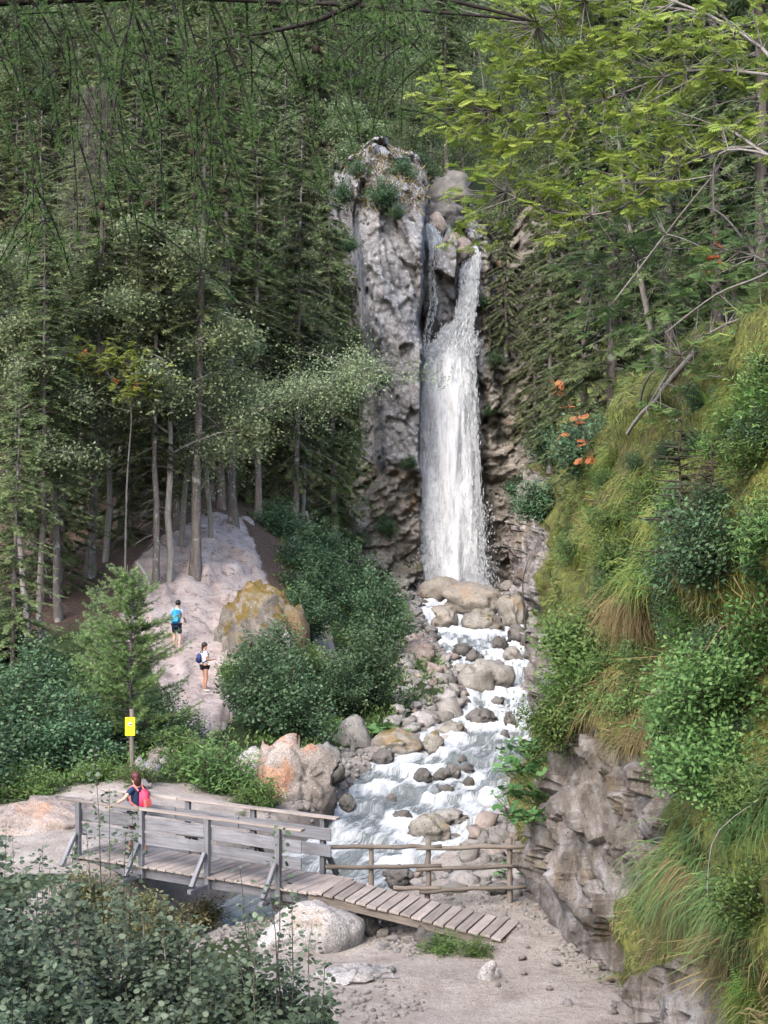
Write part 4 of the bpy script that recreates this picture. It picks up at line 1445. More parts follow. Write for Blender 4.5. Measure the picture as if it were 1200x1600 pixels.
def person(label, loc, rz, scale, skin, hair, shirt, pants, shoe, pose, pack_c=None, pack_size=(.30, .18, .44), sleeve=.6, short=.55, hairkind='short'):
    e = thing('person', label, 'person', tuple(loc), rz, None, scale)
    ln = pose.get('lean', 0.0)              # forward lean of the trunk
    T = lambda x, y, z: np.array([x, y + ln * (z - .93), z - .3 * ln * abs(ln) * max(0, z - .93)])
    f = Fig()
    f.add('pel', T(0, 0, .94), (.135, .10))
    f.add('waist', T(0, 0, 1.09), (.115, .085), 'pel')
    f.add('chest', T(0, 0, 1.29), (.140, .10), 'waist')
    f.add('nb', T(0, -.01, 1.43), (.075, .06), 'chest')
    f.add('neck', T(0, .0, 1.50), .048, 'nb')
    hy = pose.get('head', (0, .0))
    hx, hyy = hy
    f.add('jaw', T(hx * .3, .02 + hyy * .4, 1.555), (.060, .066), 'neck')
    f.add('head', T(hx * .5, .01 + hyy * .6, 1.635), (.077, .092), 'jaw')
    f.add('crown', T(hx * .6, .0 + hyy * .6, 1.705), (.055, .066), 'head')
    ft = pose.get('face', (0, 1))
    f.add('nose', T(ft[0] * .10, .01 + ft[1] * .10, 1.62), .014, 'head')
    for s, sx in (('l', -1), ('r', 1)):
        sh = T(sx * .175, -.005, 1.40)
        f.add(s + 'sh', sh, .055, 'nb')
        el, wr = pose['arms'][s]
        f.add(s + 'el', el, .040, s + 'sh')
        f.add(s + 'wr', wr, .027, s + 'el')
        hand(f, s + 'wr', wr, el, (0, 0, 1))
        hp = (sx * .085, 0, .88)
        kn, an, toe = pose['legs'][s]
        f.add(s + 'hip', hp, .088, 'pel')
        f.add(s + 'th', (np.array(hp) + np.array(kn)) / 2, .078, s + 'hip')
        f.add(s + 'kn', kn, .054, s + 'th')
        f.add(s + 'ca', np.array(kn) * .65 + np.array(an) * .35 + np.array([0, -.015, 0]), .055, s + 'kn')
        f.add(s + 'an', an, .036, s + 'ca')
        f.add(s + 'toe', toe, (.036, .026), s + 'an')
    f.obj('body', e, skin)
    # eyes
    hd = f.V[f.ix['head']]
    for sx in (-1, 1):
        fx = np.array([ft[0], ft[1], 0])
        sd = np.array([-ft[1], ft[0], 0])
        ellipsoid('eye', e, hd + fx * .083 + sd * sx * .03 + np.array([0, 0, .005]), (.011, .011, .009), M['ink'], None, 2)
    # shirt
    g = Fig()
    g.add('pel', T(0, 0, .93), (.150, .115))
    g.add('waist', T(0, 0, 1.08), (.140, .108), 'pel')
    g.add('chest', T(0, 0, 1.28), (.158, .118), 'waist')
    g.add('nb', T(0, -.01, 1.425), (.085, .068), 'chest')
    for s in ('l', 'r'):
        sh, el = f.V[f.ix[s + 'sh']], f.V[f.ix[s + 'el']]
        g.add(s + 'sh', sh, .068, 'nb')
        g.add(s + 'el', sh + (el - sh) * sleeve, .056, s + 'sh')
    g.obj('shirt', e, shirt)
    g = Fig()
    g.add('pel', T(0, 0, .955), (.152, .118))
    for s in ('l', 'r'):
        hp, kn = f.V[f.ix[s + 'hip']], f.V[f.ix[s + 'kn']]
        g.add(s + 'hip', hp, .104, 'pel')
        g.add(s + 'kn', hp + (kn - hp) * short, .094, s + 'hip')
    g.obj('shorts', e, pants)
    for s in ('l', 'r'):
        an, toe = f.V[f.ix[s + 'an']], f.V[f.ix[s + 'toe']]
        g = Fig()
        g.add('heel', an + np.array([0, -.02, -.02]), (.050, .045))
        g.add('mid', (an + toe) / 2 + np.array([0, 0, -.015]), (.052, .040), 'heel')
        g.add('toe', toe + np.array([0, .02, 0]), (.050, .034), 'mid')
        g.obj('shoe', e, shoe)
    hr = hd + np.array([-ft[0] * .025, -ft[1] * .025, .03])
    h_ = ellipsoid('hair', e, hr, (.098, .108, .105), hair, 3, 3, (0, 0, 0), .12)
    if hairkind == 'long':
        ellipsoid('hair', e, hr + np.array([-ft[0] * .05, -ft[1] * .055, -.12]), (.075, .06, .15), hair, 9, 3, (0, 0, 0), .18)
    if hairkind == 'bun':
        ellipsoid('hair', e, hr + np.array([-ft[0] * .04, -ft[1] * .05, -.09]), (.105, .065, .13), hair, 9, 3, (0, 0, 0), .22)
    if pack_c:
        pk = pack(e, tuple(T(0, -.21, 1.20)), pack_size, pack_c[0], pack_c[1], math.atan(-ln))
        for sx in (-1, 1):
            strap(e, [T(sx * .09, -.13, 1.38), T(sx * .11, -.02, 1.485), T(sx * .12, .105, 1.36), T(sx * .14, .06, 1.15), T(sx * .12, -.12, 1.04)], pack_c[1], .018)
    return e


M['skin'] = plain('skin', (.48, .29, .21), .5, .06)
M['skin_tan'] = plain('tanned skin', (.40, .215, .145), .5, .06)
M['hair_auburn'] = plain('auburn hair', (.07, .022, .018), .5, .3, 60)
M['hair_dark'] = plain('dark brown hair', (.028, .016, .014), .45, .3, 60)
M['hair_black'] = plain('black hair', (.012, .010, .010), .45, .3, 60)
M['navy'] = plain('navy cloth', (.018, .032, .075), .8, .15)
M['navy2'] = plain('dark navy cloth', (.014, .02, .045), .8, .15)
M['white_cloth'] = plain('white cloth', (.62, .62, .66), .8, .06)
M['black_cloth'] = plain('black cloth', (.012, .012, .016), .8, .1)
M['blue_cloth'] = plain('bright blue cloth', (.02, .22, .48), .7, .12)
M['blue_trim'] = plain('turquoise cloth', (.03, .30, .40), .7, .12)
M['grey_cloth'] = plain('grey cloth', (.30, .33, .38), .8, .1)
M['pink'] = plain('pink pack cloth', (.80, .055, .12), .6, .1)
M['pink2'] = plain('coral pack cloth', (.85, .16, .14), .6, .1)
M['blue_pack'] = plain('blue pack cloth', (.02, .04, .15), .7, .1)
M['shoe_w'] = plain('white shoe', (.72, .70, .68), .6, .05)
M['shoe_g'] = plain('grey green shoe', (.16, .22, .16), .7, .1)
STAND = {s: ((sx * .10, .03, .50), (sx * .10, -.01, .085), (sx * .115, .13, .035)) for s, sx in (('l', -1), ('r', 1))}
# woman on the bridge, walking away, a hand on each rail
q = BASE + bnv * .60 + bd * 1.48
q[2] = .93
an = math.atan2(bd[1], bd[0]) - math.pi / 2
person('woman in navy top with pink backpack crossing the footbridge, arms out to rails', q, an, .97, M['skin'], M['hair_auburn'], M['navy'], M['navy2'], M['shoe_g'],
       {'lean': .06, 'arms': {'l': ((-.40, .03, 1.24), (-.60, .10, 1.175)), 'r': ((.40, .05, 1.27), (.58, .16, 1.20))}, 'head': (0, .03), 'face': (0, 1),
        'legs': {'l': ((-.10, .10, .50), (-.10, .12, .085), (-.11, .26, .035)), 'r': ((.10, .0, .50), (.10, -.16, .10), (.11, -.03, .035))}}, (M['pink'], M['pink2']), (.30, .17, .42), .55, .8, 'bun')
# woman in white
q = P(320, 1091, 27)
q[2] = Hs(q[0], q[1]) + .02
person('woman in white shirt and black shorts with small blue backpack standing on the path', q, -1.15, .99, M['skin_tan'], M['hair_dark'], M['white_cloth'], M['black_cloth'], M['shoe_w'],
       {'lean': -.03, 'arms': {'l': ((-.20, .05, 1.13), (-.10, .30, 1.12)), 'r': ((.20, .04, 1.13), (.08, .30, 1.14))}, 'head': (.02, .03), 'face': (.75, .66), 'legs': STAND}, (M['blue_pack'], M['navy']), (.26, .15, .36), .6, .30, 'long')
# man climbing
q = P(276, 1019, 28.5)
q[2] = Hs(q[0], q[1]) + .02
person('man in dark shorts with bright blue backpack climbing the rock path', q, -.10, 1.05, M['skin'], M['hair_black'], M['grey_cloth'], M['navy2'], M['shoe_g'],
       {'lean': .16, 'arms': {'l': ((-.25, .06, 1.14), (-.24, .26, 1.02)), 'r': ((.25, .06, 1.14), (.24, .26, 1.02))}, 'head': (.06, .05), 'face': (.5, .86),
        'legs': {'l': ((-.11, .14, .53), (-.11, .06, .12), (-.12, .20, .07)), 'r': ((.11, .06, .50), (.11, -.06, .085), (.12, .08, .035))}}, (M['blue_cloth'], M['blue_trim']), (.34, .20, .50), .6, .85, 'short')


# ------------------------------------------------------------------ plants: kinds
def parts_place(kind, name, label, cat, loc, rz=0.0, s=1.0, group=None, rx=0.0, ry=0.0):
    e = thing(name, label, cat, loc, rz, group, s, rx, ry)
    for pn, me in kind:
        o = link(pn, me, e)
        if pn in ('crown', 'foliage'):
            o['kind'] = 'stuff'
    return e


def spruce_kind(h, rad, bare, seed, mat, droop=.35, dens=1.0, bark='bark', spray=.42, dead=True, hang=0.0, trunk_r=None, gap=.42, cone=.75, tuft=False):
    r = np.random.default_rng(seed)
    tr, cr, dd = Acc(), Acc(), Acc()
    tz = np.linspace(-.4, h, 14)
    wob = np.cumsum(r.normal(size=(14, 2)) * .035, axis=0)
    tp = np.stack([wob[:, 0], wob[:, 1], tz], 1)
    r0 = trunk_r or (h * .0075 + .02)
    rd = r0 * (1 - np.clip(tz / h, 0, 1) * .96) + .008
    rd[0] *= 1.5
    V, F = tube(tp, rd, 8)
    tr.add(V, F)
    zb = bare * h
    z = zb
    PA, AA, SA, LA, VA = [], [], [], [], []
    while z < h - .15:
        t_ = (z - zb) / (h - zb)
        L0 = rad * ((1 - t_) ** cone) * (.65 + .35 * min(1, t_ * 4 + .3)) + .12
        nb = int(r.integers(5, 8))
        a0 = r.uniform(0, 6.3)
        for b in range(nb):
            az = a0 + b * 6.283 / nb + r.normal() * .25
            L = L0 * r.uniform(.45, 1.25)
            if r.random() < .06:
                continue
            up = .25 * t_ + r.normal() * .08 - .05
            us = np.linspace(0, 1, 5)
            o_ = np.array([math.cos(az), math.sin(az), 0])
            side = np.array([-o_[1], o_[0], 0])
            base = np.array([np.interp(z, tz, tp[:, 0]), np.interp(z, tz, tp[:, 1]), z + r.normal() * gap * .5])
            def pt(u_): return base + o_ * (L * u_) + np.array([0, 0, 1.]) * (up * L * u_ - droop * L * u_ ** 2 + .12 * L * u_ ** 4)
            pts = np.array([pt(u_) for u_ in us])
            V, F = tube(pts, np.linspace(.018 + .006 * L, .006, 5), 3)
            tr.add(V, F)
            n = max(4, int(L * 9 * dens))
            uu = r.uniform(.12, 1.0, n) ** .8
            for u_ in uu:
                q = pt(u_)
                for sgn in (-1, 1):
                    ln = spray * (.55 + .7 * (1 - u_)) * r.uniform(.6, 1.2) * (.5 + .5 * min(1, L))
                    dr = norm(o_ * r.uniform(.4, 1.0) + side * sgn * r.uniform(.5, 1.0) + np.array([0, 0, -.25 - .45 * r.random() - hang]))
                    if tuft:
                        dr = norm(o_ * .7 + r.normal(size=3) * .8 + np.array([0, 0, .25]))
                    PA.append(q)
                    AA.append(dr)
                    SA.append(np.cross(dr, [0, 0, 1.]) + r.normal(size=3) * .45)
                    LA.append(ln)
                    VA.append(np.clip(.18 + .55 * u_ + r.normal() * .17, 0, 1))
        z += gap * r.uniform(.7, 1.3) * (1 - .45 * t_)
    if PA:
        Pn, A, S, L, va = map(np.array, (PA, AA, SA, LA, VA))
        V, F = bake(SPRAY_V, SPRAY_F, Pn, A, S, L)
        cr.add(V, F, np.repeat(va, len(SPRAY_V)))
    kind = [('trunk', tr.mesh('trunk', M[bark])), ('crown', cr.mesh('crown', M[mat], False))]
    if dead and bare > .12:
        z = .12 * h
        while z < zb * 1.1:
            for b in range(int(r.integers(1, 4))):
                az = r.uniform(0, 6.3)
                L = r.uniform(.5, 1.6)
                o_ = np.array([math.cos(az), math.sin(az), 0])
                us = np.linspace(0, 1, 4)[:, None]
                V, F = tube(np.array([0, 0, z]) + o_ * us * L + np.array([0, 0, 1.]) * (-.25 * us * L - .35 * us ** 2 * L), np.linspace(.02, .005, 4), 3)
                dd.add(V, F)
            z += r.uniform(.15, .45)
        kind.append(('dead_branches', dd.mesh('dead_branches', M[bark])))
    return kind


def leafy_kind(h, spread, seed, mat, leaf=.09, n_leaf=9000, bark='bark_pale', base_frac=.35, lean=(0, 0), trunk_r=None, top=1.0, clump=.35, nl=13, ratio=.62):
    r = np.random.default_rng(seed)
    tr, cr = Acc(), Acc()
    tz = np.linspace(-.3, h * .93, 10)
    q = np.clip(tz / h, 0, 1)
    tp = np.stack([lean[0] * q ** 1.6 * h + np.cumsum(r.normal(size=10) * .06), lean[1] * q ** 1.6 * h + np.cumsum(r.normal(size=10) * .06), tz], 1)
    r0 = trunk_r or h * .009 + .02
    V, F = tube(tp, r0 * (1 - q * .9) + .006, 7)
    tr.add(V, F)
    tips = []
    for i in range(nl):
        f = base_frac + (1 - base_frac) * (i + r.random()) / nl
        z0 = f * h * .95
        b = np.array([np.interp(z0, tz, tp[:, 0]), np.interp(z0, tz, tp[:, 1]), z0])
        az = i * 2.4 + r.normal() * .4
        L = spread * (1 - .65 * max(0, (f - .55)) / .45) * r.uniform(.65, 1.15)
        o_ = np.array([math.cos(az), math.sin(az), 0])
        us = np.linspace(0, 1, 6)
        pts = b + o_ * (us * L)[:, None] + np.array([0, 0, 1.]) * (L * (.65 * us - .30 * us ** 2))[:, None] * top
        pts += np.cumsum(r.normal(size=pts.shape) * .03 * L, axis=0) * us[:, None]
        V, F = tube(pts, np.linspace(r0 * .42, .008, 6), 4)
        tr.add(V, F)
        for k in range(9):
            u0 = r.uniform(.25, 1)
            b2 = np.array([np.interp(u0, us, pts[:, c_]) for c_ in range(3)])
            d2 = norm(o_ * .6 + r.normal(size=3) * .7 + np.array([0, 0, .15]))
            L2 = L * r.uniform(.2, .42)
            p2 = b2 + d2 * np.linspace(0, 1, 4)[:, None] * L2 - np.array([0, 0, 1.]) * (np.linspace(0, 1, 4) ** 2 * L2 * .35)[:, None]
            V, F = tube(p2, np.linspace(.012, .004, 4), 3)
            tr.add(V, F)
            for m in (.35, .7, 1.0):
                tips.append(b2 + (p2[-1] - b2) * m)
    tips = np.array(tips)
    per = max(3, n_leaf // len(tips))
    Pn = np.repeat(tips, per, 0) + r.normal(size=(len(tips) * per, 3)) * clump * np.array([1, 1, .55])
    n = len(Pn)
    A = rdir(n, -.35, .6, r)
    S = np.cross(A, rdir(n, 1.6, .6, r))
    va = np.clip(np.repeat(r.uniform(.15, .75, len(tips)), per) + r.normal(size=n) * .15, 0, 1)
    V, F = bake(KITE_V, KITE_F, Pn, A, S, leaf * r.uniform(.7, 1.3, n), leaf * ratio * r.uniform(.8, 1.2, n))
    cr.add(V, F, np.repeat(va, 4))
    return [('trunk', tr.mesh('trunk', M[bark])), ('crown', cr.mesh('crown', M[mat], False))]


def shrub_kind(h, rad, seed, mat, leaf=.075, stems=46, per=150, bark='stem', shape=LEAF_V, faces=LEAF_F, ratio=.8, up=.5, low=.18, clump=.17):
    r = np.random.default_rng(seed)
    st, cr = Acc(), Acc()
    Ps, As, Vs = [], [], []
    for i in range(stems):
        az = i * 2.399 + r.normal() * .2
        rr = rad * math.sqrt((i + .5) / stems) * r.uniform(.8, 1.12)
        hh = h * (1 - .5 * (rr / rad) ** 2) * r.uniform(.5, 1.22)
        us = np.linspace(0, 1, 6)
        e = np.array([math.cos(az) * rr, math.sin(az) * rr, hh])
        pts = np.stack([e[0] * us ** 1.3, e[1] * us ** 1.3, e[2] * us ** .85 - .1], 1) + np.cumsum(r.normal(size=(6, 3)) * .03, axis=0)
        V, F = tube(pts, np.linspace(.022, .004, 6), 3)
        st.add(V, F)
        uu = low + (1 - low) * r.random(per) ** .7
        q = np.stack([np.interp(uu, us, pts[:, c_]) for c_ in range(3)], 1)
        off = r.normal(size=(per, 3)) * clump * (1.1 - .5 * uu)[:, None]
        Ps.append(q + off)
        As.append(norm(off + r.normal(size=(per, 3)) * .1 + np.array([0, 0, -.02])))
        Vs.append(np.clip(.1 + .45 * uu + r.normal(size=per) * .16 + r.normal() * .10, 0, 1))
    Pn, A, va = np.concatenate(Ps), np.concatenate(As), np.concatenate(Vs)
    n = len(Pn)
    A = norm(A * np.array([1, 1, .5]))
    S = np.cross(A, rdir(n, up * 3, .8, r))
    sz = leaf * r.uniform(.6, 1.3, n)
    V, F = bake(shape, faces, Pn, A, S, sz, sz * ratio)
    cr.add(V, F, np.repeat(va, len(shape)))
    return [('stem', st.mesh('stem', M[bark])), ('foliage', cr.mesh('foliage', M[mat], False))]


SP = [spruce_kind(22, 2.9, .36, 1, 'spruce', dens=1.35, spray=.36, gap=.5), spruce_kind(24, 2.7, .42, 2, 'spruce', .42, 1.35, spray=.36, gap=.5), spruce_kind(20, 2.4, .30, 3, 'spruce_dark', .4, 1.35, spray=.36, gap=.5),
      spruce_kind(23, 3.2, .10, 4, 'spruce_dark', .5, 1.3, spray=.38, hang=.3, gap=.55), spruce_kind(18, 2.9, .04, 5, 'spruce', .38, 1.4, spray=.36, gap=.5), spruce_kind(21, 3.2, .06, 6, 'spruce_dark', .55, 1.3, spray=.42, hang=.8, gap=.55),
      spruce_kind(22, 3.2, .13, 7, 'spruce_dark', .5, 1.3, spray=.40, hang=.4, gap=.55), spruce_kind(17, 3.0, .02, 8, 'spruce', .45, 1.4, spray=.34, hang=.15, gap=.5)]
LF = [leafy_kind(13, 3.2, 21, 'birch', .14, 21000), leafy_kind(11, 3.0, 22, 'birch', .13, 19000, lean=(.15, 0)), leafy_kind(14, 3.8, 23, 'far', .20, 15000, 'bark', .3, clump=.5),
      leafy_kind(12, 3.4, 24, 'far', .19, 14000, 'bark_pale', .28, clump=.5)]

# ---- forest on the left, front trunks first
FRONT = [
    (140, 902, 32, 0, 1.05, 'tall spruce with pale bare trunk and branch stub, left of the path'),
    (240, 906, 31, 2, 0.85, 'slender spruce with thin pale trunk just left of the climbing path'),
    (305, 882, 31.6, 1, 1.05, 'tall grey spruce trunk standing on the edge of the bare slab'),
    (366, 816, 36, 1, 1.0, 'straight brown spruce at the top of the slab, right of the grey trunk'),
    (346, 814, 38.5, 6, 1.0, 'dark spruce trunk just behind the straight brown one'),
    (404, 812, 38.5, 0, .95, 'thin spruce trunk above the shrubs right of the slab top'),
    (66, 972, 28.4, 2, .8, 'thin spruce trunk rooted in bare soil near the left edge'),
    (93, 952, 29.6, 1, .75, 'spruce with exposed roots beside the thin one on the left slope'),
    (276, 838, 34.5, 6, .9, 'spruce trunk in the dark just left of the grey trunk'),
    (196, 892, 34.5, 7, 1.0, 'shaded spruce trunk between the pale bare one and the slender one'),
    (462, 806, 41, 6, 1.0, 'spruce in the dark corner between forest and cliff'),
    (522, 800, 44.5, 3, 1.0, 'dark drooping spruce leaning against the left side of the cliff'),
    (470, 760, 47, 3, 1.15, 'tallest dark spruce rising behind the corner by the cliff'),
    (18, 985, 26, 4, .62, 'bushy spruce with foliage to the ground at the left edge'),
    (95, 930, 31, 4, .8, 'bushy green spruce behind the one at the left edge'),
    (430, 790, 43, 5, .9, 'drooping dark spruce above the shrub slope'),
    (-40, 950, 30, 4, .9, 'bushy spruce half cut off by the left edge of the picture'),
    (180, 860, 36.5, 7, 1.1, 'green spruce filling the gap left of the slim rowan'),
    (60, 900, 33, 7, 1.2, 'broad green spruce behind the thin trunks at the left'),
    (130, 830, 38, 7, 1.2, 'broad green spruce higher up between the left trunks'),
    (385, 800, 41.5, 7, 1.1, 'green spruce behind the thin trunk at the slope top'),
    (330, 800, 40, 3, .9, 'dense dark spruce behind the trunks at the top of the slab'),
    (225, 860, 37, 3, .85, 'dense dark spruce behind the slender trunk'),
]
for i, (px, py, d, k, s, lab) in enumerate(FRONT):
    q = P(px, py, d)
    z = Hs(q[0], q[1])
    parts_place(SP[k], 'spruce_tree', lab, 'tree', (q[0], q[1], z - .1), i * 1.7, s, 'spruces at the front of the forest', rx=.03 * math.sin(i * 3), ry=.035 * math.cos(i * 5))
PALE = [
    (262, 880, 31.2, 0, 1.15, 'silvery pale tree with spreading crown in the left forest'),
    (45, 960, 28.6, 1, 1.12, 'pale green tree near the left edge above the bushy spruce'),
    (120, 760, 44, 0, 1.3, 'pale tree behind the spruces on the upper left'),
    (395, 770, 44, 1, 1.25, 'pale tree high behind the leaning tree'),
    (330, 850, 33.8, 1, 1.05, 'pale tree just right of the tall grey trunk'),
    (160, 900, 33, 1, 1.2, 'pale tree between the left spruces and the slim rowan'),
    (-20, 930, 31, 0, 1.2, 'pale tree cut by the left edge of the picture'),
    (500, 700, 52, 2, 1.2, 'light green tree above and behind the cliff corner'),
]
for i, (px, py, d, k, s, lab) in enumerate(PALE):
    q = P(px, py, d)
    parts_place(LF[k], 'broadleaf_tree', lab, 'tree', (q[0], q[1], Hs(q[0], q[1]) - .1), i * 2.1, s, 'pale broadleaf trees of the left forest')

# ---- the leaning tree whose arching stem reaches towards the cliff
r = np.random.default_rng(404)
base = P(283, 850, 33.2)
base[2] = Hs(base[0], base[1])
lt = thing('leaning_tree', 'leaning broadleaf tree with pale arching stem reaching right towards the cliff', 'tree', tuple(base))
tr, cr = Acc(), Acc()
arch = spline([base, P(300, 700, 32.6), P(360, 655, 32.2), P(440, 632, 31.8), P(510, 605, 31.6), P(570, 585, 31.4)], 24)
V, F = tube(arch - base, np.linspace(.13, .03, 24), 6)
tr.add(V, F)
tips = []
for k in range(90):
    i = int(r.integers(4, 24))
    b = arch[i]
    dr = norm(np.array([r.normal() * .8 + .25, r.normal() * .9, r.uniform(-.35, 1.1)]))
    L = r.uniform(.6, 3.4) * (1 if i > 9 else .7)
    us = np.linspace(0, 1, 5)
    pts = b + dr * us[:, None] * L + np.array([0, 0, -1.]) * (.3 * L * us ** 2)[:, None]
    V, F = tube(pts - base, np.linspace(.03, .005, 5), 3)
    tr.add(V, F)
    for m in (.4, .6, .8, 1.):
        tips.append(b + (pts[-1] - b) * m)
tips = np.array(tips)
per = 48
Pn = np.repeat(tips, per, 0) + r.normal(size=(len(tips) * per, 3)) * np.array([.42, .42, .26])
A = rdir(len(Pn), -.35, .6, r)
S = np.cross(A, rdir(len(Pn), 1.6, .6, r))
va = np.clip(np.repeat(r.uniform(.3, .9, len(tips)), per) + r.normal(size=len(Pn)) * .15, 0, 1)
V, F = bake(KITE_V, KITE_F, Pn - base, A, S, .105 * r.uniform(.7, 1.3, len(Pn)), .07)
cr.add(V, F, np.repeat(va, 4))
link('trunk', tr.mesh('trunk', M['bark_pale']), lt)
stuff(link('crown', cr.mesh('crown', M['birch'], False), lt))


# ---- rowan kind with compound leaves
def pinnate(pairs=6):
    TV, TF = [], []
    for i in range(pairs):
        u_ = .18 + .66 * i / (pairs - 1)
        for s in (-1, 1):
            k = len(TV)
            l_ = .33 * (1 - .35 * abs(u_ - .5))
            dx, dy = .45, s * .9
            TV += [(u_, s * .015, -.05 * u_), (u_ + dx * l_ * .3 - .030, dy * l_ * .55, -.05 * u_ - .02), (u_ + dx * l_ * .8, dy * l_, -.12 * u_ - .05), (u_ + dx * l_ * .7 + .035, dy * l_ * .5, -.05 * u_ - .02)]
            TF.append((k, k + 1, k + 2, k + 3))
    k = len(TV)
    TV += [(.84, 0, -.06), (.93, .05, -.08), (1.1, 0, -.14), (.93, -.05, -.08)]
    TF.append((k, k + 1, k + 2, k + 3))
    k = len(TV)
    TV += [(0, -.012, 0), (0, .012, 0), (.9, .006, -.06), (.9, -.006, -.06)]
    TF.append((k, k + 1, k + 2, k + 3))
    return TV, TF


PIN_V, PIN_F = pinnate(6)


def rowan_clusters(anchor_pts, r, nleaf, size, flat=.5):
    """rosettes of compound leaves around twig tips"""
    n = len(anchor_pts) * nleaf
    Pn = np.repeat(anchor_pts, nleaf, 0) + r.normal(size=(n, 3)) * .03
    az = r.uniform(0, 6.283, n)
    A = norm(np.stack([np.cos(az), np.sin(az), r.uniform(-.55, .35, n)], 1))
    up = norm(np.stack([r.normal(size=n) * flat, r.normal(size=n) * flat - .35, np.ones(n)], 1))
    S = np.cross(up, A)
    return Pn, A, S, size * r.uniform(.7, 1.25, n)


def twig_to(acc_, a, b, r0=.012, r1=.004, sag=.12, n=5):
    us = np.linspace(0, 1, n)[:, None]
    L = np.linalg.norm(b - a)
    pts = a + (b - a) * us + np.array([0, 0, 1.]) * (sag * L * us * (1 - us))
    V, F = tube(pts, np.linspace(r0, r1, n), 4)
    acc_.add(V, F)


def rowan(label, base, limbs, blobs, mat, seed, leaf=.2, nleaf=6, single=0, bark='bark_pale', lr=.05, berries=0, group=None, name='rowan_tree'):
    r = np.random.default_rng(seed)
    e = thing(name, label, 'tree', tuple(base), 0, group)
    tr = Acc()
    lp = []
    for L in limbs:
        pts = spline(np.array(L), 16)
        r0 = lr * (1.0 if len(lp) == 0 else .6)
        V, F = tube(pts - base, np.linspace(r0, .01, 16), 6)
        tr.add(V, F)
        lp.append(pts)
    allp = np.concatenate(lp)
    tips = []
    for (c, rad, n) in blobs:
        q = c + r.normal(size=(n, 3)) * np.asarray(rad) * .5
        tips.append(q)
    tips = np.concatenate(tips)
    for q in tips:
        d2 = np.linalg.norm(allp - q, axis=1)
        a = allp[np.argmin(d2 + r.random(len(d2)) * .3)]
        twig_to(tr, a - base, q - base, .012, .004, r.normal() * .1)
    link('trunk', tr.mesh('trunk', M[bark]), e)
    Pn, A, S, sz = rowan_clusters(tips, r, nleaf, leaf)
    n = len(Pn)
    va = np.clip(np.repeat(r.uniform(.2, .8, len(tips)), nleaf) + r.normal(size=n) * .15, 0, 1)
    single = min(single, n)
    order = np.argsort(Pn[:, 1])
    one, rest = order[:single], order[single:]
    if len(rest):
        cr = Acc()
        V, F = bake(PIN_V, PIN_F, Pn[rest] - base, A[rest], S[rest], sz[rest])
        cr.add(V, F, np.repeat(va[rest], len(PIN_V)))
        stuff(link('crown', cr.mesh('crown', M[mat], False), e))
    if single:
        kinds = []
        for k in range(5):
            ac = Acc()
            V, F = bake(PIN_V, PIN_F, np.zeros((1, 3)), np.array([[1., 0, 0]]), np.array([[0, 1., 0]]), 1.0)
            V = V + np.stack([V[:, 0] * 0, V[:, 0] ** 2 * (k - 2) * .06, -V[:, 0] ** 2 * .05 * k], 1)
            ac.add(V, F, .2 + .15 * k)
            kinds.append(ac.mesh('leaf', M[mat], False))
        from mathutils import Matrix
        for i in one:
            o = link('leaf', kinds[int(va[i] * 4.99)], e)
            a, s_ = A[i], norm(S[i] - A[i] * (S[i] @ A[i]))
            nn = np.cross(a, s_)
            m = Matrix(((a[0], s_[0], nn[0]), (a[1], s_[1], nn[1]), (a[2], s_[2], nn[2])))
            o.rotation_euler = m.to_euler()
            o.location = Pn[i] - base
            o.scale = (sz[i],) * 3
    if berries:
        V0, F0 = ICO[2]
        q = tips[r.integers(0, len(tips), berries)]
        Vb, Fb = [], []
        k = 0
        for c in q:
            for _ in range(6):
                Vb.append(V0 * .035 + (c + r.normal(size=3) * .06 + np.array([0, 0, .04])) - base)
                Fb.append(F0 + k)
                k += len(V0)
        me = mesh_np('berries', np.concatenate(Vb), np.concatenate(Fb))
        me.materials.append(M['berry'])
        stuff(link('berries', me, e))
    return e


q = P(195, 885, 30.5)
q[2] = Hs(q[0], q[1])
rowan('slim rowan with yellowing leaves and orange berries in front of the left forest', q,
      [[q, P(198, 760, 30.2), P(205, 640, 30), P(190, 570, 30)], [P(205, 640, 30), P(150, 560, 29.8), P(110, 550, 29.6)], [P(205, 640, 30), P(240, 590, 29.8), P(255, 560, 29.7)]],
      [(P(150, 565, 29.7), (1.2, .9, .8), 34), (P(205, 560, 29.7), (1.2, .9, .9), 34), (P(235, 590, 29.7), (.7, .5, .4), 20), (P(120, 550, 29.7), (.9, .5, .5), 20), (P(200, 610, 29.6), (1.1, .6, .5), 24)], 'rowan', 71, .26, 6, 0, 'bark_pale', .05, 9)

# ---- woods filling the slope behind and the far hillside
r = np.random.default_rng(505)
pts = []
tries = 0
while len(pts) < 62 and tries < 4000:
    tries += 1
    d = r.uniform(39, 62)
    px = r.uniform(-120, 560)
    x, y = (px - 600) / 1200 * d, K * d
    if x > -3.9:
        continue
    if all((x - a) ** 2 + (y - b) ** 2 > 5.5 for a, b, *_ in pts):
        pts.append((x, y))
zz = H([p[0] for p in pts], [p[1] for p in pts])
for (x, y), z in zip(pts, zz):
    if r.random() < .68:
        parts_place(SP[int(r.choice([3, 4, 5, 6, 7, 7]))], 'spruce_tree', 'spruce crowded deep in the forest behind the front trunks', 'tree', (x, y, z - .2), r.uniform(0, 6.3), r.uniform(.75, 1.15), 'spruces deep in the left forest')
    else:
        parts_place(LF[int(r.integers(0, 4))], 'broadleaf_tree', 'pale leafy tree among the spruces deep in the left forest', 'tree', (x, y, z - .2), r.uniform(0, 6.3), r.uniform(.9, 1.3), 'broadleaf trees deep in the left forest')
pts = []
tries = 0
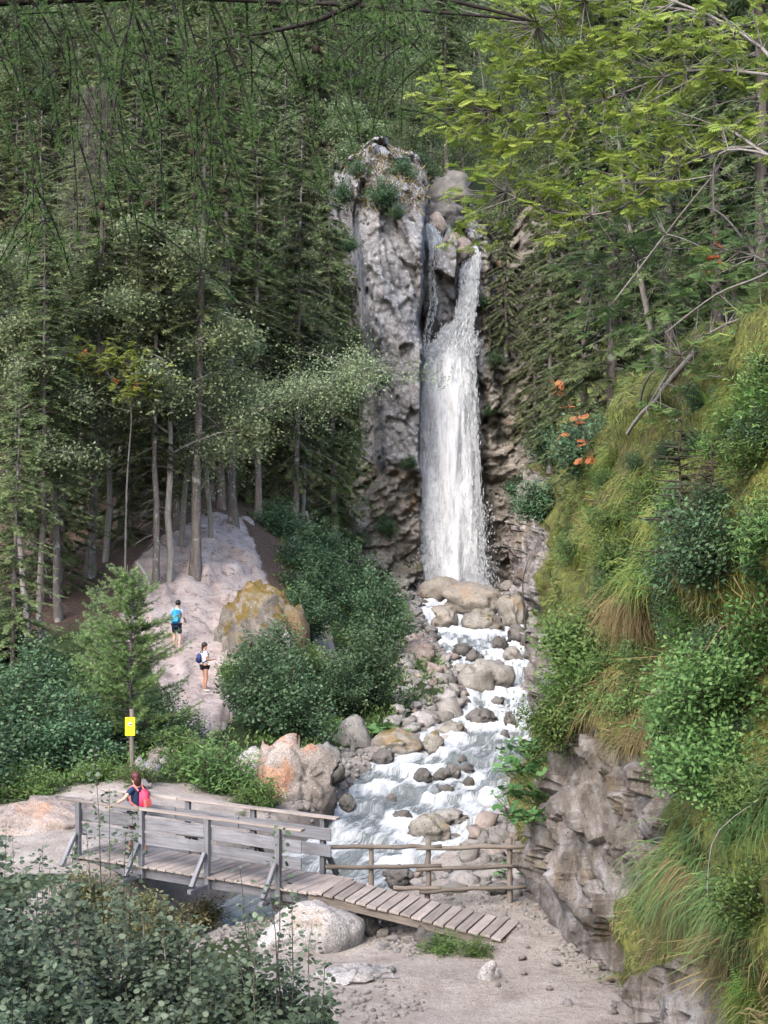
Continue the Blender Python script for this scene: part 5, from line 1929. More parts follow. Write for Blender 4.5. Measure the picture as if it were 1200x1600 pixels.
while len(pts) < 190 and tries < 9000:
    tries += 1
    y = r.uniform(103, 150) if len(pts) < 70 else r.uniform(104, 290)
    x = r.uniform(-.275, .275) * y
    if -1 < x < 7.5 and y < 112:
        continue
    if all((x - a) ** 2 + (y - b) ** 2 > 12 + y * .06 for a, b in pts):
        pts.append((x, y))
zz = H([p[0] for p in pts], [p[1] for p in pts])
for (x, y), z in zip(pts, zz):
    if r.random() < .45:
        parts_place(SP[int(r.integers(0, 8))], 'spruce_tree', 'distant spruce on the wooded hillside above the falls', 'tree', (x, y, z - .3), r.uniform(0, 6.3), r.uniform(.7, 1.1), 'spruces on the far hillside')
    else:
        parts_place(LF[2 + int(r.integers(0, 2))], 'broadleaf_tree', 'distant light green leafy tree on the hillside above the falls', 'tree', (x, y, z - .3), r.uniform(0, 6.3), r.uniform(.8, 1.25), 'leafy trees on the far hillside')

for x, y, k, s_, lab in ((-3.2, 101, 2, .75, 'leafy tree rising right behind the top of the grey cliff, left'), (.2, 104, 3, .7, 'leafy tree directly behind the dome of the grey cliff'), (2.2, 108, 2, .7, 'leafy tree in the gully above the side cascade'), (8.8, 104, 3, .8, 'leafy tree above the right wall of the falls'), (6.2, 113, 2, .8, 'leafy tree straight above the upper chute')):
    parts_place(LF[k], 'broadleaf_tree', lab, 'tree', (x, y, Hs(x, y) - .3), x * 3, s_, 'leafy trees above the cliff')

# ---- spruces on the right
RS = [
    (836, 692, 48.4, 5, .72, 'drooping spruce closest to the right side of the waterfall'),
    (792, 548, 50.6, 5, .55, 'drooping spruce on the ledge above the right cliff'),
    (885, 690, 46.5, 5, .85, 'dark drooping spruce right of the one by the falls'),
    (957, 672, 24, 6, .95, 'spruce with straight brown trunk at the top of the right bank'),
    (1045, 640, 22, 3, .85, 'dark spruce behind the leaning white stem on the right'),
    (1120, 600, 18.5, 3, .8, 'dark spruce with bare hanging twigs in upper right'),
    (1190, 560, 16, 3, .75, 'dark spruce at the right edge above the bank'),
    (910, 640, 30, 3, .85, 'dark spruce in the gap behind the straight brown trunk'),
    (1000, 600, 29, 5, .9, 'drooping dark spruce deep in the right wood'),
    (860, 560, 44, 3, .8, 'dark spruce rising behind the drooping ones right of the falls'),
    (1100, 520, 28, 3, .9, 'dark spruce deep behind the upper right thicket'),
    (930, 480, 46, 0, .9, 'spruce high on the slope right of the falls'),
    (1010, 420, 48, 3, .9, 'spruce on the upper slope behind the rowan foliage'),
]


def bank_z(x, y):
    q = bank_p.reshape(-1, 3)
    i = np.argmin((q[:, 0] - x) ** 2 + (q[:, 1] - y) ** 2)
    return q[i, 2]


for i, (px, py, d, k, s, lab) in enumerate(RS):
    q = P(px, py, d)
    z = bank_z(q[0], q[1]) if i > 2 else q[2]
    parts_place(SP[k], 'spruce_tree', lab, 'tree', (q[0], q[1], z - .2), i * 1.3, s, 'spruces on the right bank')
r = np.random.default_rng(506)
for i in range(34):
    y = r.uniform(48, 120)
    x = r.uniform(.17, .32) * y
    parts_place(SP[3 + int(r.integers(0, 3))], 'spruce_tree', 'spruce in the dense wood behind the right bank', 'tree', (x, y, bank_z(x, y) - .2), r.uniform(0, 6.3), r.uniform(.75, 1.05), 'spruces behind the right bank')

# ------------------------------------------------------------------ shrubs and herbs of the banks
SH = [shrub_kind(2.6, 1.7, 31, 'alder', .105, 52, 150), shrub_kind(3.2, 1.5, 32, 'alder', .10, 48, 150), shrub_kind(2.0, 1.5, 33, 'alder', .095, 44, 140)]
HB = [shrub_kind(1.0, .8, 34, 'herb', .10, 40, 60, ratio=.4, low=.1, clump=.10), shrub_kind(.8, .9, 35, 'herb', .08, 44, 60, ratio=.5, low=.1, clump=.10), shrub_kind(1.1, .7, 36, 'bright', .12, 34, 50, ratio=.28, low=.05, clump=.08)]


def shrub(kinds, k, px, py, d, s, lab, group, rz=0, cat='shrub', name='shrub', zoff=0.0):
    q = P(px, py, d)
    z = max(Hs(q[0], q[1]), s_z(q[1]) if False else -9)
    return parts_place(kinds[k], name, lab, cat, (q[0], q[1], z - .05 + zoff), rz, s, group)


G = 'leafy shrubs on the left bank'
for i, (k, px, py, d, s, lab) in enumerate([
    (0, 408, 1165, 24.5, (.95, .95, 1.2), 'broad dark green shrub right of the path, nearest the woman in white'),
    (2, 455, 1160, 24.0, (1.25, 1.2, 1.35), 'dark green shrub above the smooth grey boulder'),
    (0, 432, 1115, 26.5, (1.0, 1.0, 1.05), 'dark green shrub below the ochre outcrop'),
    (1, 575, 1110, 28.0, (1.15, 1.15, 1.15), 'tall round shrub closest to the stream bank, lower half'),
    (0, 530, 1130, 27.0, (.8, .8, .8), 'smaller shrub in front of the tall round one'),
    (1, 590, 1035, 33, (1.15, 1.15, 1.3), 'tall shrub by the stream, upper one of the pair'),
    (2, 560, 980, 37, (1.2, 1.1, 1.6), 'shrub at the upstream end of the left bank thicket'),
    (2, 440, 875, 38, (1.2, 1.2, .9), 'low shrub just below the forest edge right of the slab'),
    (2, 475, 900, 36, (1.3, 1.3, 1.0), 'shrub in the middle of the green slope right of the slab'),
    (0, 495, 950, 34, (1.2, 1.2, 1.0), 'dense shrub right of the ochre outcrop'),
    (0, 480, 1015, 31, (1.0, 1.0, .9), 'shrub at the foot of the green slope beside the small trail'),
    (2, 505, 900, 40, (1.2, 1.2, 1.0), 'shrub at the upper right of the green slope by the cliff'),
    (2, 420, 838, 39, (.9, .9, .6), 'low bush under the forest trunks at the slope top'),
    (0, 30, 1215, 21.5, (1.2, 1.2, 1.2), 'dark shrub at the left edge beyond the bridge end'),
    (2, 110, 1205, 21, (1.2, 1.2, 1.1), 'dark shrub left of the yellow sign'),
    (2, 60, 1120, 25, (1.2, 1.2, 1.1), 'shrub on the left slope under the spruces'),
    (0, 5, 1085, 26.5, (1.1, 1.1, 1.1), 'shrub cut by the left edge below the bushy spruce'),
    (2, 150, 1185, 22.5, (1.0, 1.0, 1.0), 'shrub at the foot of the young larch, left side'),
    (2, 265, 1165, 22.5, (.9, .9, .8), 'shrub at the foot of the young larch, right side'),
    (2, -30, 1210, 20, (1.2, 1.2, 1.2), 'dark shrub at the far left edge behind the smooth slab')]):
    shrub(SH, k, px, py, d, s, lab, G, i * 1.9)
G = 'herb clumps on the left bank'
for i, (k, px, py, d, s, lab) in enumerate([
    (2, 330, 1245, 19.6, 1.3, 'bright willowherb clump behind the middle of the bridge'),
    (2, 300, 1225, 20, 1.2, 'bright willowherb clump nearer the sign'),
    (2, 365, 1235, 19.8, 1.2, 'bright willowherb clump left of the orange boulder'),
    (0, 290, 1200, 21, 1.2, 'green herb clump below the path steps'),
    (0, 400, 1240, 19.3, 1.0, 'yellowish herb clump against the orange boulder'),
    (1, 480, 1180, 22.3, 1.0, 'small herb clump between the grey boulders'),
    (1, 60, 1245, 19.6, 1.1, 'yellow green herbs beside the rock at the bridge end'),
    (0, 20, 1235, 20, 1.2, 'green herbs at the left edge beyond the bridge'),
    (0, 425, 1040, 27.6, 1.4, 'bright herbs at the foot of the ochre outcrop'),
    (0, 370, 1050, 27, 1.3, 'green herbs beside the path right of the woman in white'),
    (0, 470, 1075, 28.5, 1.4, 'yellow green herbs beside the small trail'),
    (1, 510, 1060, 29, 1.5, 'fern like bright herbs above the small trail'),
    (1, 215, 1225, 19.3, .8, 'low herbs around the foot of the sign post'),
    (1, 160, 1225, 19.8, 1.0, 'low herbs left of the sign post'),
    (1, 690, 1478, 13.5, .55, 'small green weeds under the lower end of the ramp'),
    (1, 745, 1486, 13.3, .5, 'small green weeds beside the lower end of the ramp'),
    (2, 515, 1425, 14.8, .45, 'grassy tuft on the rock under the bridge end')]):
    shrub(HB, k, px, py, d, s, lab, G, i * 2.3, 'herb', 'herb_clump')
# right side
G = 'shrubs on the right bank'
SHR = [shrub_kind(1.7, 1.4, 41, 'bright', .085, 60, 150, ratio=.75, up=.4), shrub_kind(1.5, 1.3, 42, 'alder', .09, 44, 130), shrub_kind(1.2, .9, 43, 'herb', .08, 40, 110, ratio=.7)]
for i, (k, px, py, s, lab) in enumerate([
    (0, 1130, 1120, .82, 'bright green leafy shrub hanging over the rock at right, upper part'),
    (0, 1110, 1230, .78, 'bright green leafy shrub hanging over the rock at right, lower part'),
    (0, 1185, 1050, .8, 'bright green shrub at the right edge'),
    (1, 860, 720, 1.5, 'dark leafy bush below the drooping spruces right of the falls'),
    (1, 845, 800, 1.5, 'dark leafy bush at the top of the right talus'),
    (1, 905, 740, 1.0, 'dark bush behind the orange leaves'),
    (2, 895, 1110, 1.0, 'light green shrub on the bank above the stream bend'),
    (2, 880, 1160, .9, 'yellow green shrub hanging over the stream'),
    (2, 900, 1040, 1.1, 'light green shrub on the bank above the smooth bank rock'),
    (1, 865, 1110, .5, 'small dark sprig over the water at the right bank'),
    (2, 1165, 1450, .7, 'small green shrub low at the right edge'),
    (1, 1120, 900, .75, 'dark green shrub in the shade of the bank at right'),
    (2, 960, 900, .9, 'green herb bush in the middle of the grassy bank'),
    (2, 1180, 690, .8, 'green herb bush high on the grassy bank'),
    (2, 1010, 1440, .4, 'low weeds where the rock meets the path')]):
    q, nn = bank_at(px, py)
    parts_place(SHR[k], 'shrub', lab, 'shrub', tuple(q - nn * .1), i * 1.7, s, G, ry=-.5)

# ---- young larches
LK = [spruce_kind(5.4, 2.05, .02, 51, 'larch', -.15, 3.6, 'bark', .17, False, -.30, .05, .19, .6, True), spruce_kind(4.2, 1.0, .05, 52, 'larch', -.15, 3.2, 'bark', .16, False, -.2, .035, .2, .6, True)]
q = P(207, 1190, 22.3)
parts_place(LK[0], 'young_larch', 'light green young larch behind the yellow sign', 'tree', (q[0], q[1], Hs(q[0], q[1]) - .1), .3, 1.03)
q = P(150, 1120, 25)
parts_place(LK[1], 'young_larch', 'slim young larch peeking out left of the bigger one', 'tree', (q[0], q[1], Hs(q[0], q[1]) - .1), 1.3, 1.0)

# clumps scattered over the grassy bank
r = np.random.default_rng(444)
k = 0
while k < 72:
    px, py = r.uniform(880, 1200), r.uniform(600, 1330)
    if py < 720 - (px - 930) * .85 + 40 or inpoly(np.array([px]), np.array([py]), ROCKP[0])[0]:
        continue
    q, nn = bank_at(px, py)
    if k % 3 == 2:
        parts_place(SHR[1], 'shrub', 'small dark leafy tuft among the grass of the right bank', 'shrub', tuple(q - nn * .1), r.uniform(0, 6), r.uniform(.22, .45), 'dark tufts on the right bank', ry=-.6)
    else:
        parts_place(HB[int(r.integers(0, 3))], 'herb_clump', 'small green herb clump among the grass of the right bank', 'herb', tuple(q - nn * .08), r.uniform(0, 6), r.uniform(.45, .85), 'herb clumps on the right bank', ry=-.6)
    k += 1
# dry herbs and low shrubs on the near side of the bridge
M['dry_herb'] = leaf_mat('drying herb leaves', (.07, .08, .03), (.14, .14, .06), (.25, .22, .11), .35, .6, .2)
DH = shrub_kind(.9, .8, 45, 'dry_herb', .09, 44, 70, ratio=.5, low=.05, clump=.10)
for i, (px, py, d, s, lab) in enumerate(((215, 1420, 14.4, 1.0, 'yellowing herbs under the left half of the bridge'), (260, 1440, 14.0, 1.0, 'dry herbs in front of the dark rock under the bridge'), (140, 1385, 15.0, 1.0, 'dry herbs below the left end post of the bridge'), (320, 1405, 15.6, .7, 'dry herbs by the rock beneath the bridge deck'))):
    q = P(px, py, d)
    parts_place(DH, 'herb_clump', lab, 'herb', (q[0], q[1], max(Hs(q[0], q[1]), q[2] - .5) - .05), i * 1.3, s, 'dry herbs below the bridge')

# ---- butterbur: each round leaf is a part
def round_leaf(seed):
    n = 10
    a = np.linspace(.35, 2 * math.pi - .35, n)
    rr = np.random.default_rng(seed)
    V = [(0, 0, 0)] + [(math.cos(t_) * -1 * (1 + .1 * rr.normal()), math.sin(t_), .16 + .05 * rr.normal()) for t_ in a]
    ac = Acc()
    ac.add(V, [(0, i, i + 1, i + 1) for i in range(1, n)][:0] or [(0, i, i + 1, min(i + 2, n)) for i in range(1, n - 1, 2)], rr.uniform(.2, .9))
    return ac.mesh('leaf', M['butterbur'], True)


RL = [round_leaf(s) for s in range(5)]


def butterbur(label, spots, seed, size):
    r = np.random.default_rng(seed)
    e = thing('butterbur_plant', label, 'plant', tuple(spots[0][0]), 0, 'butterbur plants')
    b0 = np.array(spots[0][0])
    ac = Acc()
    for q, nn, n, rad in spots:
        for _ in range(n):
            p = np.array(q) + np.array([r.normal() * rad, r.normal() * rad, 0]) - b0
            hgt = r.uniform(.08, .3)
            top = p + np.array([r.normal() * .08 - .1, -.1 + r.normal() * .08, hgt]) + np.asarray(nn) * .12
            V, F = tube([p, (p + top) / 2, top], [.008, .007, .006], 3)
            ac.add(V, F)
            o = link('leaf', RL[int(r.integers(5))], e, tuple(top))
            s = size * r.uniform(.6, 1.2)
            o.scale = (s, s, s)
            o.rotation_euler = (r.normal() * .3 + .35, r.normal() * .3, r.uniform(0, 6.3))
    stuff(link('stalks', ac.mesh('stalks', M['butterbur']), e))


q = P(592, 1150, 26)
butterbur('round leaved butterbur beside the long mossy boulder', [((q[0], q[1], Hs(q[0], q[1])), (0, 0, 0), 34, .45)], 61, .15)
sp = []
for px, py in ((838, 1210), (835, 1250), (830, 1280), (842, 1180)):
    q, nn = bank_at(px, py)
    sp.append((q, nn, 55, .26))
butterbur('bright butterbur clump between the cobble bank and the right rock', sp, 62, .10)
sp = []
for px, py in ((822, 1345), (815, 1375), (835, 1330)):
    q = P(px, py, 16.2)
    sp.append(((q[0], q[1], Hs(q[0], q[1])), (0, 0, 0), 24, .25))
butterbur('butterbur clump behind the right end of the log fence', sp, 63, .10)

# ---- ferns: each frond is a part
def frond():
    ac = Acc()
    n = 14
    TV, TF = [], []
    for i in range(n):
        u_ = .1 + .88 * i / n
        z = .35 * u_ - .55 * u_ ** 2
        w = .26 * math.sin(min(1, (u_ + .12) * 1.1) * math.pi) ** .7 + .02
        for s in (-1, 1):
            k = len(TV)
            TV += [(u_, 0, z), (u_ + .02, s * w * .5, z + .01), (u_ + .06, s * w, z - .05), (u_ + .055, s * w * .4, z)]
            TF.append((k, k + 1, k + 2, k + 3))
    ac.add(TV, TF, .5)
    return ac.mesh('frond', M['fern'], False)


FR = frond()


def fern(label, loc, seed, size, n=11):
    r = np.random.default_rng(seed)
    e = thing('fern', label, 'fern', tuple(loc), 0, 'ferns')
    for i in range(n):
        o = link('frond', FR, e)
        s = size * r.uniform(.7, 1.15)
        o.scale = (s,) * 3
        o.rotation_euler = (r.normal() * .2, -.55 + r.normal() * .25, i * 6.283 / n + r.normal() * .2)


q = P(535, 1145, 25.8)
fern('bright fern right of the dark shrubs by the stream', (q[0], q[1], Hs(q[0], q[1])), 1, .95)
q = P(480, 1060, 29.5)
fern('fern on the slope above the small trail', (q[0], q[1], Hs(q[0], q[1])), 2, .9)
for px, py, lab, s in ((1165, 1555, 'large fern at the lower right corner on mossy rock', .42), (985, 815, 'fern in the upper middle of the grassy bank', .55), (930, 800, 'fern at the left edge of the grassy bank', .5),
                       (1000, 930, 'fern above the straw coloured tussocks', .5), (1180, 870, 'fern near the right edge under the dark sapling', .5), (1110, 640, 'fern under the fallen log', .5)):
    q, nn = bank_at(px, py)
    fern(lab, q + nn * .05, px, s)

# ---- grass hanging from the bank
r = np.random.default_rng(909)
Pn, N_, e_, rk = bank_samples(640000, r)
px, py = pix(Pn)
keep = (Pn[:, 1] > 15) & (Pn[:, 1] < 70) & (px > 800) & (px < 1260) & (py > 480) & (py < 1640)
Pn, N_, e_, rk, px, py = Pn[keep], N_[keep], e_[keep], rk[keep], px[keep], py[keep]
cl = fbm(Pn * np.array([1, .6, 1]) * .9, 3, 140)
cl2 = fbm(Pn * np.array([1, .6, 1]) * .5, 3, 141)
prob = e_ / np.percentile(e_, 92) * sstep(.65, .25, rk) * np.clip(.6 + 1.3 * cl, .2, 1) * (1 + .6 * (Pn[:, 1] > 36))
sel = r.random(len(Pn)) < prob
Pn, N_, px, py, cl2 = Pn[sel], N_[sel], px[sel], py[sel], cl2[sel]
BL_V = [(0, -.5, 0), (0, .5, 0), (.30, .45, .36), (.30, -.45, .36), (1, .06, .40), (1, -.06, .40)]
BL_F = [(0, 1, 2, 3), (3, 2, 4, 5)]
low = sstep(880, 1040, py + 140 * cl2)
pick = r.random(len(Pn))
kind = np.where(pick < .10 + .55 * low * (cl2 > -.1), 1, 0)
kind = np.where((px > 1040) & (py > 1150) & (py < 1370) & (pick > .3), 2, kind)
kind = np.where((pick > .72 - .3 * (cl2 < -.1)), 2, kind)
for k, mt, nm, lab in ((0, 'grass', 'grass', 'yellow green grass draped over the right bank'), (1, 'straw', 'dry_grass', 'straw coloured grass hanging from the right bank'), (2, 'green_grass', 'grass', 'fresh green grass on the right bank')):
    m = np.where(kind == k)[0]
    q, nn = Pn[m], N_[m]
    n = len(m)
    down = np.array([0, 0, -1.]) - nn * (-nn[:, 2:3])
    fld = np.stack([fbm(q * 1.1, 2, 160), fbm(q * 1.1, 2, 162), .6 * fbm(q * 1.1, 2, 164)], 1)
    down = norm(down) + fld * 1.3 + r.normal(size=(n, 3)) * .38
    S = np.cross(down, nn)
    A = norm(down)
    # normal of the template must point away from the bank
    S = np.cross(nn, A)
    tus = np.clip(.55 + 1.6 * fbm(q * .8, 2, 166), .3, 1.5)
    L = r.uniform(.14, .55, n) * tus * (1.3 if k == 1 else 1)
    V, F = bake(BL_V, BL_F, q - nn * .03, A, S, L, r.uniform(.012, .028, n))
    ac = Acc()
    ac.add(V, F, np.repeat(np.clip(.5 + .9 * cl2[m] + r.normal(size=n) * .22, 0, 1), 6))
    o = stuff(link(nm, ac.mesh(nm, M[mt], False)))
    tag(o, lab, 'grass')

# ---- tussocks of long grass hanging from the bank
r = np.random.default_rng(515)
for px, py, L0, mt, lab in ((985, 940, .8, 'straw', 'straw coloured tussock in the middle of the right bank'), (1015, 1020, .75, 'straw', 'straw tussock hanging beside the bright shrub'), (930, 960, .7, 'straw', 'straw tussock on the left edge of the right bank'),
                            (955, 715, .6, 'grass', 'yellow green mop of grass at the top corner of the bank'), (905, 860, .5, 'grass', 'mossy grass cushion overhanging the talus'), (965, 1075, .8, 'straw', 'long straw tussock hanging over the rock face'), (1010, 1130, .6, 'straw', 'straw tussock at the top edge of the rock face'),
                            (1070, 1360, .9, 'green_grass', 'long green tussock hanging at the lower right'), (1100, 1400, .8, 'straw', 'big straw tussock hanging above the lower right rock'), (1150, 1420, .8, 'green_grass', 'wide green tussock near the right edge'), (1060, 1420, .6, 'straw', 'straw tussock beside the path edge'), (1185, 1250, .9, 'green_grass', 'long green tussock at the right edge'),
                            (1000, 760, .6, 'grass', 'yellow green tussock below the fallen log'), (1040, 820, .6, 'grass', 'yellow green tussock in the upper bank'), (1080, 720, .6, 'grass', 'yellow green tussock left of the high herb bush'), (950, 830, .6, 'grass', 'yellow green tussock near the bank fern'), (1150, 620, .6, 'grass', 'yellow green tussock high at the right edge'),
                            (1010, 880, .7, 'grass', 'yellow green tussock above the straw one'), (900, 1000, .5, 'green_grass', 'green tussock above the smooth bank rock'), (1170, 1560, .5, 'grass', 'mossy grass tuft in the lower right corner'), (1130, 1490, .7, 'straw', 'straw fringe above the lower right rock'), (1100, 860, .6, 'straw', 'dry tussock beside the dark shrub')):
    q, nn = bank_at(px, py)
    e = thing('grass_tussock', lab, 'grass', tuple(q), 0, 'tussocks on the right bank')
    n = 420
    off = r.normal(size=(n, 3)) * np.array([.36, .36, .14])
    off -= nn * (off @ nn)[:, None]
    A = norm(np.array([0, 0, -1.]) + nn * .25 + off * .8 + r.normal(size=(n, 3)) * .22)
    S = np.cross(nn, A)
    L = L0 * r.uniform(.35, 1.1, n)
    V, F = bake([(0, -.5, 0), (0, .5, 0), (.12, .45, .26), (.12, -.45, .26), (.45, .34, .34), (.45, -.34, .34), (1, .06, .26), (1, -.06, .26)], [(0, 1, 2, 3), (3, 2, 4, 5), (5, 4, 6, 7)], off, A, S, L, r.uniform(.008, .018, n))
    ac = Acc()
    ac.add(V, F, np.repeat(np.clip(.5 + r.normal(size=n) * .25, 0, 1), 8))
    stuff(link('blades', ac.mesh('blades', M[mt], False), e))

# ---- low ground cover on the left bank and in the clearing
n = 60000
x = r.uniform(-16, 3.0, n)
y = K * r.uniform(15.5, 45, n)
z = H(x, y, True)
u_ = np.abs(x - s_x(y)) / s_w(y)
fnn = fbm(np.stack([x * .5, y * .35, x * 0], 1), 4, 14)
ok = (u_ > 1.35 + .3 * fnn) & (slab_mask(x, y) < .15) & (x < s_x(y)) & (fbm(np.stack([x, y, z], 1) * .6, 3, 19) > -.12)
dd = y / K
ok &= ~((dd < 19.6) & (x < -3.2) & (x > -10.5)) & ~((dd > 28.5) & (x < -5)) & ~((x > -3) & (dd < 16))
q = np.stack([x, y, z], 1)[ok]
n = len(q)
ac = Acc()
az = r.uniform(0, 6.3, n)
A = norm(np.stack([np.cos(az) * .6, np.sin(az) * .6, r.uniform(.2, 1.2, n)], 1))
V, F = bake(LEAF_V, LEAF_F, q + np.stack([r.normal(size=n) * .06, r.normal(size=n) * .06, r.uniform(0, .3, n)], 1), A, np.stack([-np.sin(az), np.cos(az), r.normal(size=n) * .3], 1), r.uniform(.08, .2, n), r.uniform(.05, .11, n))
ac.add(V, F, np.repeat(r.random(n), 6))
o = stuff(link('ground_cover', ac.mesh('ground_cover', M['herb'], False)))
tag(o, 'low green herbs covering the left bank ground', 'ground cover')
# grass and heath hair on top of the cliff pillar
n = 2600
x = r.uniform(-2.6, 3.6, n)
z = r.uniform(26.8, 33, n)
yv = np.array([cliff_at(a, b) for a, b in zip(x, z)])
ok = yv < 97.5
q = np.stack([x, yv, z], 1)[ok]
n = len(q)
A = norm(np.stack([r.normal(size=n) * .4, -.35 + r.normal(size=n) * .3, r.uniform(-.6, 1.1, n)], 1))
ac = Acc()
V, F = bake(KITE_V, KITE_F, q, A, rdir(n, 0, 1, r), r.uniform(.25, .8, n), r.uniform(.03, .10, n))
ac.add(V, F, np.repeat(r.random(n), 4))
o = stuff(link('dry_grass', ac.mesh('dry_grass', M['straw'], False)))
tag(o, 'dry grass and twigs on top of the grey cliff', 'grass')
for px, py, d, s, lab in ((600, 300, 47.5, 1.1, 'dark bush on the right shoulder of the grey cliff'), (630, 265, 49, 1.0, 'bush behind the top of the grey cliff'), (560, 262, 48, .8, 'dry bush at the very top of the grey cliff'), (535, 300, 48, 1.0, 'bush on the left shoulder of the grey cliff'), (545, 380, 47.5, .7, 'bush on the left edge of the grey cliff'), (620, 330, 47, .6, 'small bush at the upper right of the grey face'), (600, 590, 46.2, .5, 'small mossy bush low on the grey face'), (655, 255, 55, 1.4, 'green bush in the gully above the falls'),
                          (775, 560, 50.0, .7, 'bush on the ledge right of the falls'), (765, 640, 49.8, .5, 'small bush on the right wall beside the falls'), (800, 760, 48.5, .6, 'green bush on the layered rocks right of the falls'), (752, 470, 51.0, .6, 'bush beside the upper chute of the falls'), (640, 720, 46.8, .55, 'small bush on the cliff beside the falls'), (605, 820, 47.2, .8, 'green bush at the foot of the left cliff'), (560, 840, 46.5, .8, 'bush in the dark corner below the left cliff')):
    q = P(px, py, d)
    parts_place(SH[2], 'shrub', lab, 'shrub', (q[0], q[1], q[2] - .8 * s), px, s * .8, 'shrubs on the cliff')

# ------------------------------------------------------------------ near foliage
# ---- rowan reaching in from the right
rb = np.array([8.2, 17.5, 0.])
rb[2] = bank_z(rb[0], rb[1])
D = 12.5
limbs = [[rb, P(1290, 330, 9.6), P(1230, 120, 10.5), P(1100, 20, 11.5), P(960, -10, 12), P(840, 40, 12.4)],
         [P(1290, 330, 9.6), P(1180, 230, 11), P(1060, 262, 11.8), P(960, 330, 12.2), P(860, 330, 12.6), P(790, 300, 12.8)],
         [P(1230, 120, 10.5), P(1080, 110, 11.6), P(960, 150, 12.2), P(850, 180, 12.7), P(760, 170, 13)],
         [P(1180, 230, 11), P(1130, 200, 11.4), P(1130, 250, 11.5), P(1060, 340, 11.8), P(960, 470, 12)],
         [P(1290, 330, 9.6), P(1210, 420, 10.8), P(1120, 460, 11.5), P(1040, 520, 12)],
         [P(1290, 330, 9.6), P(1220, 250, 10.4), P(1125, 240, 11.0), P(1115, 330, 11.3)],
         [P(1100, 20, 11.5), P(1010, 15, 12), P(990, 80, 12.2), P(940, 150, 12.4)],
         [P(1230, 120, 10.5), P(1300, -40, 10.5), P(1150, -120, 11.5), P(950, -100, 12)]]
blobs = []
for px, py, d, rx, ry, n in [(800, 60, 12.6, 70, 60, 36), (880, 30, 12.4, 90, 50, 44), (960, 60, 12.2, 80, 60, 36), (860, 130, 12.7, 100, 50, 46), (780, 170, 13, 80, 50, 36), (900, 200, 12.4, 100, 50, 44), (800, 240, 12.9, 80, 45, 32),
                             (870, 290, 12.6, 80, 40, 30), (760, 300, 12.9, 45, 45, 16), (730, 200, 13, 40, 60, 14), (980, 240, 12.1, 70, 60, 24), (960, 310, 12.2, 80, 40, 22), (1020, 130, 12, 60, 60, 20), (1060, 50, 11.7, 70, 40, 20), (740, 350, 13, 40, 40, 8), (1120, 30, 11.2, 60, 40, 14),
                             (690, 170, 13.2, 35, 50, 8), (1090, 130, 11.6, 80, 60, 26), (1160, 90, 11.2, 60, 60, 20), (1100, 220, 11.6, 70, 50, 22), (1040, 280, 11.9, 60, 50, 18), (1170, 190, 11.2, 50, 60, 14), (860, 330, 12.6, 60, 40, 16), (930, -20, 12, 200, 30, 40)]:
    blobs.append((P(px, py, d), (rx / 1200 * d * 1.25, .9, ry / 1200 * d * 1.25), n))
rowan('rowan with yellow green leaves reaching in from the upper right', rb, limbs, blobs, 'rowan', 81, .205, 8, 300, 'bark_pale', .042)
rb2 = np.array([8.6, 20.5, 0.])
rb2[2] = bank_z(rb2[0], rb2[1])
limbs2 = [[rb2, P(1280, 480, 11), P(1150, 500, 12), P(1060, 560, 12.6), P(1010, 640, 13)], [P(1280, 480, 11), P(1180, 400, 12), P(1050, 390, 13), P(930, 420, 13.6)], [P(1280, 480, 11), P(1200, 600, 11.8), P(1130, 590, 12.3)], [P(1180, 400, 12), P(1120, 330, 12.6), P(1040, 320, 13)]]
bl2 = []
for px, py, d, rx, ry, n in [(960, 400, 13.4, 50, 40, 14), (920, 430, 13.6, 40, 40, 10), (1000, 360, 13.2, 60, 40, 16), (1060, 390, 12.8, 60, 50, 16), (1100, 480, 12.4, 80, 40, 18), (1160, 420, 12, 60, 60, 18), (1080, 560, 12.5, 80, 25, 18), (1150, 540, 12.1, 60, 30, 16), (920, 480, 13.5, 40, 40, 8),
                             (1040, 300, 13, 50, 40, 14), (1120, 400, 12.3, 60, 50, 18), (1000, 450, 13.2, 60, 50, 14), (1180, 490, 11.8, 40, 50, 14), (960, 520, 13.4, 40, 40, 8), (1190, 330, 12, 30, 50, 8), (1010, 640, 13, 40, 30, 6)]:
    bl2.append((P(px, py, d), (rx / 1200 * d * 1.2, .8, ry / 1200 * d * 1.2), n))
rowan('green rowan branches below the yellow green one at right', rb2, limbs2, bl2, 'rowan_green', 82, .22, 6, 200, 'bark_pale', .034, 2)
# slender leaning white stem
q = P(1036, 605, 22)
ws = thing('birch_tree', 'slender leaning white stem in front of the dark right wood', 'tree', tuple(q))
ac = Acc()
V, F = tube(spline([q - q + np.array([0, 0, -.4]), P(1010, 480, 22) - q, P(982, 350, 22) - q, P(968, 230, 22) - q, P(955, 100, 22) - q], 16), np.linspace(.11, .03, 16), 7)
ac.add(V, F)
link('trunk', ac.mesh('trunk', M['bark_pale']), ws)
r = np.random.default_rng(83)
ac, tw = Acc(), Acc()
tips = np.array([P(r.uniform(900, 1030), r.uniform(60, 360), 22 + r.normal() * .4) for _ in range(60)])
line = spline([P(1010, 480, 22), P(982, 350, 22), P(968, 230, 22), P(955, 100, 22)], 20)
for t_ in tips:
    a = line[np.argmin(np.abs(line[:, 2] - t_[2] + .4))]
    twig_to(tw, a - q, t_ - q, .015, .004)
Pn = np.repeat(tips, 30, 0) + r.normal(size=(1800, 3)) * .25
A = rdir(1800, -.3, .6, r)
V, F = bake(KITE_V, KITE_F, Pn - q, A, np.cross(A, rdir(1800, 1.5, .6, r)), .1, .07)
ac.add(V, F, np.repeat(r.random(1800), 4))
link('twigs', tw.mesh('twigs', M['bark_pale']), ws)
